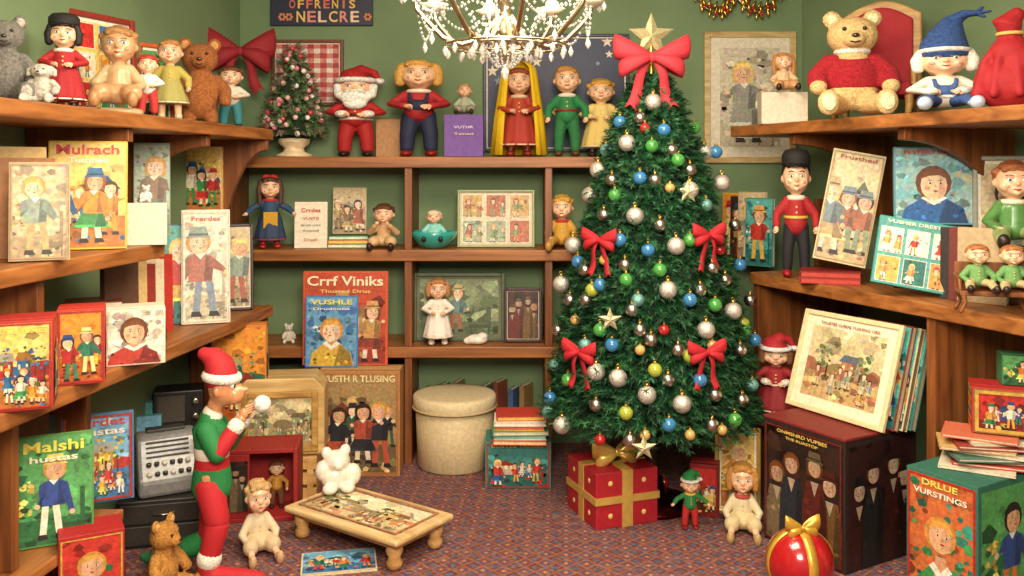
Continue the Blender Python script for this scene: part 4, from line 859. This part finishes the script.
def on_tree(px,py,ex=0):
    d=TY-.2
    for _ in range(12):
        x=wx(px,d); z=wz(py,d); r=tR(z)+ex; q=r*r-(x-TX)**2; d=.5*d+.5*(TY-math.sqrt(max(q,0)))
    return (wx(px,d),d,wz(py,d))
def ball(col,lab,r=.03,kind='gloss'):
    o=thing('bauble',lab+' hanging on christmas tree','ornament',(0,0,0),group='baubles on the christmas tree')
    MB().ell((0,0,0),r,20,14).obj('ball',mat(col,kind),o); 
    MB().lathe([(r*.28,r*.95),(r*.28,r*1.2),(r*.2,r*1.22)],(0,0,0),10).obj('cap',mat('#c8a850','metal'),o)
    MB().torus((0,0,r*1.35),r*.16,r*.04,12,6,(math.pi/2,0,0)).obj('hook',mat('#c8a850','metal'),o); return o
kinds={'w':ball('#dcd4c8','frosted silver-white glitter bauble',.040,'glitter'),'g':ball('#4a9a44','shiny green bauble',.031),'b':ball('#3a7cae','shiny blue bauble',.031),'y':ball('#a8b040','shiny lime-gold bauble',.031),'r':ball('#a81c20','shiny red bauble',.024),'t':ball('#80b8b0','frosted teal bauble',.030,'glitter'),'o':ball('#c8a058','shiny gold bauble',.023),'s':ball('#d0ccc4','shiny silver bauble',.030,'metal')}
used=set()
pl=[('w',653,102),('w',635,216),('w',676,246),('w',704,152),('w',618,378),('w',682,404),('w',733,311),('w',668,290),('w',722,183),('w',573,245),('w',561,284),('w',598,170),('w',627,143),('s',651,340),('s',712,268),
('w',706,330),('w',562,425),('w',690,190),('s',640,118),('s',672,150),('s',604,215),('w',647,395),('s',740,350),('s',586,300),('s',630,440),('s',655,180),('s',715,395),('s',700,290),('s',612,180),('s',585,270),('s',735,225),('s',742,400),('s',632,310),('s',678,350),('s',558,330),('s',750,300),
('g',626,280),('g',652,146),('g',678,160),('g',690,240),('g',600,330),('g',694,128),('b',640,178),('b',669,425),('b',550,398),('b',578,262),('b',620,122),('b',740,265),('b',716,152),('b',648,250),
('y',626,413),('y',592,290),('y',690,356),('y',655,370),('r',645,128),('r',600,440),('r',664,330),('r',720,250),
('t',606,150),('t',585,345),('t',638,300),('t',752,385),('t',706,205),('t',555,365),('t',548,412),('o',712,345),('o',604,260),('o',670,188),('o',640,350),('o',575,320),('o',690,435),('o',645,435),('o',722,430),
('b',612,345),('b',700,380),('b',690,300),('b',620,240),('g',735,420),('g',568,380),('g',715,305),('g',660,270),('g',615,195),('s',660,225),('s',596,405),('s',668,380),('w',590,195),('s',725,280),('b',600,285),('s',625,265),('s',690,170),('b',664,130),('s',570,300),('w',596,372),('s',712,425),('b',755,340),('g',745,330),('s',640,330)]
R=random.Random(4)
for k_,px,py in pl:
    loc=on_tree(px,py)
    if k_ not in used: kinds[k_].location=loc; used.add(k_)
    else: copytree(kinds[k_],loc)
for i in range(24):
    a=R.uniform(-.2,math.pi+.2); z=R.uniform(.5,1.8); rr=tR(z); copytree(kinds[R.choice('wsgbytos')],(TX+rr*math.cos(a),min(4.84,TY+rr*math.sin(a)),z))
for px,py in((600,240),(708,235),(580,352),(706,352)):
    q=on_tree(px,py,.035); bow('red satin bow tied on christmas tree',q,.175,math.atan2(q[0]-TX,TY-q[1])*.8,'#b41824',tail=1.5,group='bows on the christmas tree')
bow('big pinkish-red ribbon bow below the treetop star',(TX-.02,TY-.12,wz(58,4.2)),.34,0,'#c4303c',tail=1.15)
def star(label,loc,r,col,kind='metal',name='star_ornament',group=None):
    o=thing(name,label,'star',loc,0,0,group); vs=[(0,-.25*r,0),(0,.25*r,0)];fs=[]
    for i in range(10):
        a=math.pi/2+i*math.pi/5; q=r if i%2==0 else r*.42; vs.append((q*math.cos(a),0,q*math.sin(a)))
    for i in range(10): a=2+i;b=2+(i+1)%10; fs+=[(0,a,b),(1,b,a)]
    MB().add(vs,fs).obj('star',mat(col,kind),o,smooth=False); return o
s=star('pale gold glitter star on treetop',(TX+.0,TY,wz(36,4.3)),.115,'#e8d8a4','glitter'); MB().cap((0,0,-.2),(0,0,-.05),.02,.012).obj('socket',mat('#c8a850','metal'),s)
for px,py in((688,192),(610,320),(644,448)): q=on_tree(px,py,.02); star('small cream glitter star hung on christmas tree',q,.055,'#e0d4a8','glitter',group='stars on the christmas tree')
# gifts & floor items
def gift(label,loc,w,h,yaw,col,rib):
    o=thing('gift_box',label,'gift',loc,yaw); MB().box((0,0,h/2),(w,w,h)).obj('box',mat(col,'paper'),o,smooth=False,bevel=.004)
    k=MB(); rw=w*.17; e=.004
    k.box((0,0,h/2),(rw,w+e*2,h+e*2)); k.box((0,0,h/2),(w+e*2,rw,h+e*2)); k.box((0,0,h*.5),(w+e*3,w+e*3,rw*.6))
    k.obj('ribbon',mat(rib,'foil'),o,smooth=False)
    bow('',(0,-w*.1,h+.05),w*.75,0,rib,tail=.35,parent=o,kind='foil',fat=1.3); 
    k=MB()
    for s1 in(-1,1):
        for s2 in(-1,1):
            for z in(.22,.8): k.ell((s1*w*.27,s2*(w/2+.001),z*h),(.012,.002,.012),8,6); k.ell((s2*(w/2+.001),s1*w*.27,z*h),(.002,.012,.012),8,6)
    k.obj('dot_pattern',mat('#e8c878','paint'),o)
    return o
gift('red wrapped gift box with gold ribbon under tree',(.465,4.19,0),.31,.25,.35,'#a81422','#e0bc60')
p=Fl(664,487); kr=copytree(kinds['r'],(p[0],p[1],.025)); kr['label']='shiny red bauble lying on carpet'; kr['group']='loose baubles'
p=Fl(690,528); doll('little gnome doll in green and red striped suit',(p[0],p[1],0),.27,.0,'stand',hair='#3a2414',hs='short',hat='elf',hatc='#1f7a3c',top='#2a7a3c',bot=('trousers','#b82420'),arms='out',shoes='#8a1a18',hscale=1.1,chub=1.2,collar='#e0c040')
p=Fl(744,533); doll('cream-dressed blonde doll sitting on carpet',(p[0],p[1]+.03,0),.31,-.2,'sit',hair='#b88038',hs='bob',top='#d8c8a0',bot=('dress','#d0ba8c'),shoes='#b89a6a',arms='lap',collar='#b84a38',chub=.95)
frame('gold framed picture leaning beside doll',(wx(738,4.18),4.19,0),.21,.40,-.3,.10,fm=mat('#c8a048','foil'),fw=.02,a=('single',141,'warm'),mw=.008)
p=Fl(712,517); carton('small dark red carton standing on carpet',(p[0],p[1]+.12,0),.13,.24,.12,-.3,0,'#8a1a1a',('people',142,'red'),edge='#b03028',border=(.08,'#8a1a1a'))
doll('doll in red dress and red hat with white brim',(wx(776,4.36),4.36,.401),wz(332,4.36)-.401,-.3,'stand',hair='#7a4a24',hs='bob',hat='santa',hatc='#a81c24',top='#982024',bot=('gown','#8c1c20'),arms='front',shoes='#3a1a14',trim='#e8dcc8',chub=1.4)
# ---- big foreground carton right
y60=math.radians(-60)
o=carton('large dark illustrated carton with painted portraits and red lid',(1.587,3.955,0),.43,.525,.44,y60,0,'#2c1c18',('dim',151,'dark'),title=[('ONMSNRD VUPBES',.935,.62,.028,'#e0c060'),('THE RUASTOP',.893,.4,.022,'#e0c060')],side=('dim',152,['#341a18','#241010','#5a2420','#4a3020','#343430'],1),top=.95,border=(.03,'#6a2018'),edge='#8a2420')
MB().box((0,-.22,.531),(.436,.446,.012)).obj('lid',mat('#7a201c','paper'),o,smooth=False,bevel=.003)
q=Vector((1.375,3.85,.540)); ux=Vector((.5,-.866,0)); uy=Vector((.866,.5,0))
frame('cream framed watercolour of village scene leaning on books',q,.53,.44,math.radians(-62),.30,fm=mat('#e0cc9c','paint'),fw=.022,t=.02,a=('landscape',153,['#dcc898','#c8a870','#b87858','#98a07a','#8a98a0','#cca45c','#d8c8a0']),mw=.04,matc='#ecdfbe',title=[('THUSTES VURDE TUSHING ORE',.89,.6,.028,'#8a3a28')])
G='books behind the cream picture'
for i,(c,h_) in enumerate((('#7a2a20',.43),('#c8b890',.42),('#3a6a64',.41))):
    b_=q+ux*(.14+.015*i)+uy*(.055+.034*i); book('tall upright book leaning behind framed picture',b_,.28,h_,.028,math.radians(-62),.28,c,('people',160+i,'teal'),group=G,top=1,pages=('#c8b890','#8a6a4a','#b8a880')[i])
# near carton
N_=Vector((1.605,3.1,0)); w_,t_,hz=.28,.40,.505
org=N_-ux*(w_/2)+uy*t_
carton('large teal and red illustrated carton with blond boy picture',org,w_,hz,t_,y60,0,'#2f6a58',('portrait',171,['#c86a3a','#2f7a60','#3a8a4a','#c83a2a','#e8c860']),title=[('DRLUE',.93,.5,.045,'#f0d860'),('VURSTINGS',.86,.75,.04,'#f0e6d0')],side=('single',173,'green',1),top=1.05,border=(.04,'#b82a22'))
hz+=.004
G='magazines piled on the teal carton'
cc_=org-uy*.2
for i in range(9):
    c=['#d8ccb0','#b83a2a','#d0c0a0','#5a7a6a','#e0d4bc','#c8a060','#9a3a2a','#d6caa8','#c86a4a'][i]
    book('thin magazine in an untidy flat pile',(cc_.x+.05+.02*((i*7)%5-2),cc_.y+.0+.01*(i%3),hz+i*.0135),.25,.19,.0125,.25*((i*5)%4-1.5)*.6-.3,0,c,flat=True,group=G)
z_=hz+9*.0135+.001
carton('red carton with gold trim and pictures',(cc_.x+.16,cc_.y+.10,z_),.24,.17,.16,-.4,0,'#a8241e',('people',181,'red'),side=('stripe',1,'orange',-1),border=(.08,'#c8a040'),top=1)
carton('small green carton on red carton',(cc_.x+.20,cc_.y+.08,z_+.175),.14,.11,.10,-.3,0,'#3a7a4a',('single',182,'green'),top=1)
# red ornament foreground
p=Fl(798,592); o=thing('large_bauble','big shiny red bauble with gold ribbon cross and bow','ornament',(p[0],p[1]-.02,0),.1)
MB().ell((0,0,.125),.125,32,20).obj('ball',mat('#a8141c','gloss'),o)
kk=MB(); n=48; vs=[];fs=[]
for i in range(n):
    a=2*math.pi*i/n
    for q_ in(-1,1): vs.append((q_*.018,.1268*math.cos(a),.125+.1268*math.sin(a)))
for i in range(n): fs.append((2*i,2*i+1,(2*i+3)%(2*n),(2*i+2)%(2*n)))
kk.add(vs,fs); vs2=[(y,x,z) for x,y,z in vs]; kk.add(vs2,fs); kk.obj('ribbon',mat('#d8a840','foil'),o,solid=.003)
bow('',(0,-.02,.262),.13,0,'#d8a840',tail=.3,parent=o,kind='foil',fat=1.3)
# ================================================= right top shelf
Z=1.831
p=Rr(780,.16,Z); carton('cream carton with lid holding a doll',p,ww(p,44),wz(94,p[1])-Z,.12,-.1,0,'#e0d2b8',edge='#d8c8a8')
doll('small blonde doll sitting on cream carton',(p[0],p[1]-.06,wz(94,p[1])+.004),ww(p,40),-.1,'sit',hair='#b87a38',hs='long',top='#d8b890',bot=('dress','#c89868'),arms='lap')
p=Rr(852,.10,Z); teddy('large cream teddy bear in red knitted sweater',p,hh(p,8),-.25,'#d8b67a','#ecd8ac',sweater='#a01824',chub=1.12)
p=Rr(886,.42,Z); o=thing('chair','red upholstered toy armchair with carved gold wood frame','chair',(p[0],p[1]+.05,Z),-.55)
cw,chh=.36,hh(p,0)
pts=[(-cw/2,.14)]+[(-cw/2+ (cw)*i/12, chh-.07+.07*math.sin(math.pi*i/12)) for i in range(13)]+[(cw/2,.14)]
pin=[(x*.8,.14+(z-.14)*.9+.01) for x,z in pts]
MB().yprism(pts,-.03,0).obj('back_frame',WGOLD,o,smooth=False,bevel=.008); MB().yprism(pin,-.05,-.028).obj('backrest',mat('#a01620','cloth'),o,smooth=False,bevel=.01)
MB().box((0,-.17,.13),(cw*.95,.30,.06)).obj('seat',mat('#a01620','cloth'),o,smooth=False,bevel=.015)
for sx in(-1,1):
    MB().tube([(sx*cw*.48,-.02,.30),(sx*cw*.5,-.15,.28),(sx*cw*.5,-.28,.26),(sx*cw*.5,-.28,.13)],.014,8).obj('arm',WGOLD,o)
    for y in(-.02,-.29): MB().tube([(sx*cw*.43,y,.012),(sx*cw*.45,y,.06),(sx*cw*.44,y,.11)],[.012,.018,.02],8).obj('leg',WGOLD,o)
p=Rr(944,.12,Z); doll('baby-faced gnome doll with blue knitted hat and overalls',p,hh(p,5),-.35,'sit',hair='#f0e6d4',hs='bob',hat='gnome',hatc='#2c4a80',top='#e8dcc6',bot=('trousers','#34568f'),shoes='#b8c8d8',arms='front',trim='#e8e2d6',hscale=1.1,chub=1.7,straps=True)
p=Rr(1010,.14,Z); o=thing('gift_bag','slouching soft red fabric sack tied with cord','bag',p,-.4)
k=MB(); k.ell((0,0,.09),(.125,.09,.10)); k.ell((.03,0,.15),(.10,.08,.09)); k.ell((.0,-.01,.20),(.075,.06,.06)); k.tube([(.0,0,.22),(.0,0,.27),(-.01,0,.31),(.02,0,.34)],[.05,.035,.055,.03])
for i in range(9): k.tube([(.12*math.cos(i*.7),.085*math.sin(i*.7),.05),(.09*math.cos(i*.7),.065*math.sin(i*.7),.17),(.03*math.cos(i*.7),.03*math.sin(i*.7),.26)],[.018,.016,.012],8)
k.obj('sack',mat('#a0141c','cloth'),o,voxel=.006); MB().torus((0,0,.272),.042,.007).obj('drawstring',mat('#d8b060','cloth'),o)
frame('large cream and gold framed faded painting on wall',(wx(751,5.24),5.275,wz(163,5.24)),ww((0,5.24),92),ww((0,5.24),132),0,0,fm=wood('#a88a50','#d8c088',(6,30,30)),fw=.035,a=('single',193,['#d0c6ae','#bdb196','#a89c84','#b0a68c','#9a988a','#b8a88c','#968c7a']),mw=.055,matc='#ddd4be')
# ---- right middle shelf
Z=1.08
G='books on the angled middle shelf'
for i,(px,py,c,a) in enumerate(((737,193,'#d8a830','orange'),(745,196,'#6a3a24','dark'),(753,192,'#b8a078','sepia'),(761,198,'#3a7a6a','teal'))):
    p=Rr(px,.24,Z); book('upright old picture book with colourful cover',p,.16,hh(p,py),.028,-.75,.03,c,('single',200+i,a),group=G,top=1)
p=Rr(796,.07,Z); doll('black-capped slim doll in red jacket and black trousers',p,hh(p,147),-.25,'stand',hair='#1a120e',hs='short',hat='cap',hatc='#16110f',top='#a81c22',bot=('trousers','#1e1a20'),shoes='#a01c20',arms='down',collar='#e8dcc8',chub=.86,sash='#d8b050')
p=Rr(838,.07,Z)
for i,c in enumerate(('#a8281e','#8a1a16')): book('flat-lying red book with gold edge',(p[0],p[1]+.10,Z+i*.028),ww(p,58),.2,.027,-.35,0,c,flat=True,group=G,pages='#b83a2a')
p=Rr(838,.12,Z+.090); book('tall cream picture album with elegant figures',p,ww(p,50),hh(p,150),.03,-.3,.14,'#d8c8a0',('people',211,['#dccb9e','#c8b080','#b06a4a','#8a9a78','#c8a878','#7a8a90']),title=[('Frusthed',.94,.7,.035,'#a84030')],group=G,border=(.04,'#b8985c'),top=1.05,roll=.19)
p=Rr(936,.36,Z); MB().box((0,0,.14),(.30,.10,.28)).obj('box',mat('#3a2018','paper'),smooth=False,bevel=.003,label='plain dark brown box propping picture book',cat='box',loc=(p[0],p[1]+.06,Z),rot=(0,0,-.35))
book('teal-blue picture book with portrait of boy in blue',(p[0],p[1]+.03,Z+.283),ww(p,74),hh(p,147)-.283,.03,-.25,.06,'#5a98a8',('portrait',214,['#98bcb8','#70a8b0','#2a62a0','#d03a30','#c8b890']),title=[('FESTERS URSHE',.93,.75,.05,'#c83028')],group=G,top=.95)
p=Rr(910,.08,Z+.028); book('large teal picture book with collage of snapshots',p,ww(p,76),hh(p,218)-.01,.035,-.3,.25,'#3f9a90',('collage',213,'teal'),title=[('VUSHER DRESTLES',.93,.8,.05,'#f0e8d0')],group=G,top=.88,roll=.16)
for i,(px,c) in enumerate(((966,'#2a2420'),(975,'#6a2a20'),(984,'#b8a078'))):
    p=Rr(px,.22,Z); book('upright dark-spined book behind figurines',p,.18,hh(p,228),.03,-.8,.03,c,group=G)
p=Rr(1014,.40,Z); carton('plain dark box supporting seated doll',p,.26,.22,.14,-.35,0,'#4a2a1a')
doll('curly haired doll in green outfit sitting on box',(p[0]-.03,p[1]-.05,Z+.225),wz(160,p[1])-Z-.225,-.3,'sit',hair='#9a5a30',hs='curly',top='#5a8a4a',bot=('trousers','#8a9a60'),arms='lap',collar='#e8dcc0',skmat='ceramic',kind='ceramic',name='figurine',cat='figurine')
frame('grey framed old photograph leaning on wall',(Rr(1012,.60,Z)[0],Rr(1012,.60,Z)[1],Z+.0),.30,.58,-.4,.03,fm=mat('#8a8a78','paint'),fw=.02,a=('single',214,'sepia'),mw=.01)
p=Rr(992,.07,Z); o=thing('miniature_bench','small carved brown wooden bench with scroll legs','bench',p,-.3)
MB().box((0,-.02,.07),(.24,.12,.018)).obj('seat',WZ,o,smooth=False,bevel=.004)
MB().box((0,.045,.125),(.24,.014,.10)).obj('backrest',WZ,o,smooth=False,bevel=.005)
for sx in(-1,1):
    for y in(-.07,.035): MB().tube([(sx*.115,y,.005),(sx*.10,y,.035),(sx*.108,y,.065)],[.009,.007,.011],8).obj('leg',WZ,o)
    MB().tube([(sx*.118,.04,.13),(sx*.12,-.02,.13),(sx*.12,-.07,.115),(sx*.118,-.07,.075)],.007,8).obj('armrest',WZ,o)
for sx in(-.055,.055): doll('little child figurine in green seated on bench',(p[0]+sx,p[1]-.02-sx*.3,Z+.080),hh(p,243)-.08,-.3,'sit',hair='#a86a3a',hs='short',top='#6a9a58',bot=('trousers','#b8a878'),arms='lap',name='figurine',cat='figurine',skmat='ceramic',group='child figurines on the bench',chub=1.3)
# ================================================= chandelier
cxx,cyy=wx(505,3.3),3.3
o=thing('chandelier','antique silver-gold chandelier with candle bulbs and crystal strands','chandelier',(cxx,cyy,2.05))
gold=mat('#b8a888','metal')
MB().lathe([(.005,-.06),(.02,-.04),(.028,-.02),(.012,.0),(.035,.03),(.05,.06),(.03,.09),(.016,.13),(.03,.17),(.045,.20),(.02,.24),(.012,.34),(.028,.38),(.012,.42),(.008,.70)],(0,0,0),20).obj('column',gold,o)
MB().lathe([(.05,.715),(.06,.73),(.06,.749)],(0,0,0)).obj('ceiling_rose',gold,o)
tips=[]
for i in range(8):
    a=2*math.pi*i/8+.2; ca,sa=math.cos(a),math.sin(a); r_=.33
    pr=[(.03,.10),(.08,.03),(.16,.005),(.23,.03),(.29,.09),(.325,.13),(.33,.165)]
    MB().tube([(r*ca,r*sa,z) for r,z in pr],[.012,.011,.010,.010,.009,.009,.009],10).obj('arm',gold,o)
    MB().lathe([(.010,.160),(.030,.170),(.056,.190),(.052,.188),(.02,.18)],(r_*ca,r_*sa,0),18).obj('drip_pan',mat('#d8ccb0','ceramic'),o)
    MB().lathe([(.015,.18),(.026,.20),(.022,.220)],(r_*ca,r_*sa,0),14).obj('candle_cup',mat('#d8ccb0','ceramic'),o)
    MB().lathe([(.013,.20),(.013,.28),(.010,.282)],(r_*ca,r_*sa,0),12).obj('candle',mat('#e4d8bc','ceramic'),o)
    MB().lathe([(.006,.28),(.015,.30),(.013,.32),(.003,.355)],(r_*ca,r_*sa,0),12).obj('bulb',emis('#ffd9a0',4),o)
    tips.append((r_*ca,r_*sa,.185))
def strand(pts,name,s=.0085):
    k=MB(); 
    for q in pts:
        x,y,z=q; k.add([(x+s,y,z),(x,y+s,z),(x-s,y,z),(x,y-s,z),(x,y,z+s*1.2),(x,y,z-s*1.2)],[(0,1,4),(1,2,4),(2,3,4),(3,0,4),(1,0,5),(2,1,5),(3,2,5),(0,3,5)])
    k.obj(name,CRY,o,smooth=False)
def drop(x,y,z,s=.014):
    k=MB(); n=6; vs=[(x,y,z)]
    for r_,dz in((s*.4,-s*.8),(s*.8,-s*1.9),(s*.5,-s*2.8)):
        for j in range(n): a=2*math.pi*j/n; vs.append((x+r_*math.cos(a),y+r_*math.sin(a)*.6,z+dz))
    vs.append((x,y,z-s*3.4)); k._rings(vs,n,3); k.obj('crystal_drop',CRY,o,smooth=False)
for i in range(8):
    a0=Vector(tips[i]); a1=Vector(tips[(i+1)%8])
    strand([tuple(a0.lerp(a1,t/16)+Vector((0,0,-.08*math.sin(math.pi*t/16)))) for t in range(17)],'crystal_strand',.006)
    strand([tuple(a0.lerp(a1,t/18)+Vector((0,0,-.15*math.sin(math.pi*t/18)))) for t in range(19)],'crystal_strand',.006)
    c=Vector((0,0,.36)); strand([tuple(a0.lerp(c,t/20)+Vector((0,0,-.09*math.sin(math.pi*t/20)))) for t in range(21)],'crystal_strand',.006)
    c=Vector((.13*math.cos(.785*i+.2),.13*math.sin(.785*i+.2),.01)); strand([tuple(a0.lerp(c,t/14)+Vector((0,0,-.07*math.sin(math.pi*t/14)))) for t in range(15)],'crystal_strand',.0055)
    m_=a0.lerp(a1,.5); drop(m_.x,m_.y,m_.z-.155,.013)
    for e in (0,1,2): 
        b=2*math.pi*(i+e/3)/8; drop(a0.x+.046*math.cos(b*3),a0.y+.046*math.sin(b*3),a0.z-.0,.012)
for i in range(14):
    a=2*math.pi*i/14; drop(.13*math.cos(a),.13*math.sin(a),.0,.013)
    strand([((.13-.0085*t)*math.cos(a),(.13-.0085*t)*math.sin(a),-.006*t+.12*((12-t)/12)**2) for t in range(13)],'crystal_strand',.0055)
    a+=.2; drop(.22*math.cos(a),.22*math.sin(a),.005,.013)
MB().torus((0,0,.005),.22,.005,32,6).obj('ring',gold,o); MB().torus((0,0,.01),.13,.005,32,6).obj('ring',gold,o)
drop(0,0,-.055,.020)
# wall garland
o=thing('garland','gold leaf and red berry garland hanging from wall top','garland',(wx(738,5.2),5.2,2.53))
R=random.Random(6); k=MB(); stem=MB()
for e in(-1,1):
    for j,(L_,dz) in enumerate(((.25,-.02),(.2,-.06),(.16,.08))):
        pts=[(e*L_*t/6,0,.06+dz*t/6*1.5-.05*math.sin(t/6*math.pi)+.05*(t/6)**2) for t in range(7)]; stem.tube(pts,.006,6)
        for i,q in enumerate(pts[1:]):
            for s1 in(-1,1): k.ell((q[0]+R.uniform(-.01,.01),-.01,q[2]+s1*.018),(.008,.004,.022),8,6,(0,R.uniform(-.8,.8),0))
            if i%2: MB().ell((q[0],-.02,q[2]-.01),.012,8,6).obj('berry',mat('#b01820','gloss'),o)
stem.obj('stem',gold,o); k.obj('leaves',mat('#b08a38','metal'),o)
MB().tube([(0,.0,.06),(0,.03,.20),(0,.07,.265)],.005,6).obj('cord',mat('#8a1a18','cloth'),o)
# flat books: pivot is back edge; centre them
for ob in list(bpy.data.objects):
    if ob.parent is None and ob.type=='EMPTY' and abs(ob.rotation_euler[0]+math.pi/2)<.001 and ob.name.split('.')[0] in('book','magazine'):
        hz_=max(v.co.z for ch in ob.children if ch.name.startswith('cover') for v in ch.data.vertices)
        ob.location=Vector(ob.location)-Matrix.Rotation(ob.rotation_euler[2],3,'Z')@Vector((0,hz_/2,0))
# ================================================= lights
def area(loc,rot,size,e,col=(1,.87,.70),sy=None):
    l=bpy.data.lights.new('fill_light','AREA'); l.energy=e; l.size=size; l.color=col
    if sy: l.shape='RECTANGLE'; l.size_y=sy
    ob=bpy.data.objects.new('fill_light',l); ob.location=loc; ob.rotation_euler=rot; COL.objects.link(ob)
area((.1,2.7,2.77),(0,0,0),1.3,90,sy=1.0)  # added soft light under the ceiling, no visible fixture
area((.1,.3,2.45),(math.radians(62),0,0),1.0,165)  # added front fill above the camera, tilted into the room
for i in range(4):
    a=math.pi/2*i+.6; l=bpy.data.lights.new('chandelier_bulb_light','POINT'); l.energy=4.5; l.color=(1,.82,.6); l.shadow_soft_size=.04
    ob=bpy.data.objects.new('chandelier_bulb_light',l); ob.location=(cxx+.33*math.cos(a),cyy+.33*math.sin(a),2.46); COL.objects.link(ob)
w=bpy.data.worlds.new('World'); bpy.context.scene.world=w; w.use_nodes=True
bg=w.node_tree.nodes['Background']; bg.inputs[0].default_value=(1,.89,.76,1); bg.inputs[1].default_value=.42
bpy.context.scene.view_settings.view_transform='Standard'
# ================================================= camera
cam=bpy.data.cameras.new('camera'); co=bpy.data.objects.new('camera',cam); COL.objects.link(co)
co.location=(0,0,1.6); co.rotation_euler=(math.pi/2,0,0); cam.sensor_width=36; cam.lens=F/1024*36; cam.shift_y=-118/1024
cam.clip_start=.05; bpy.context.scene.camera=co
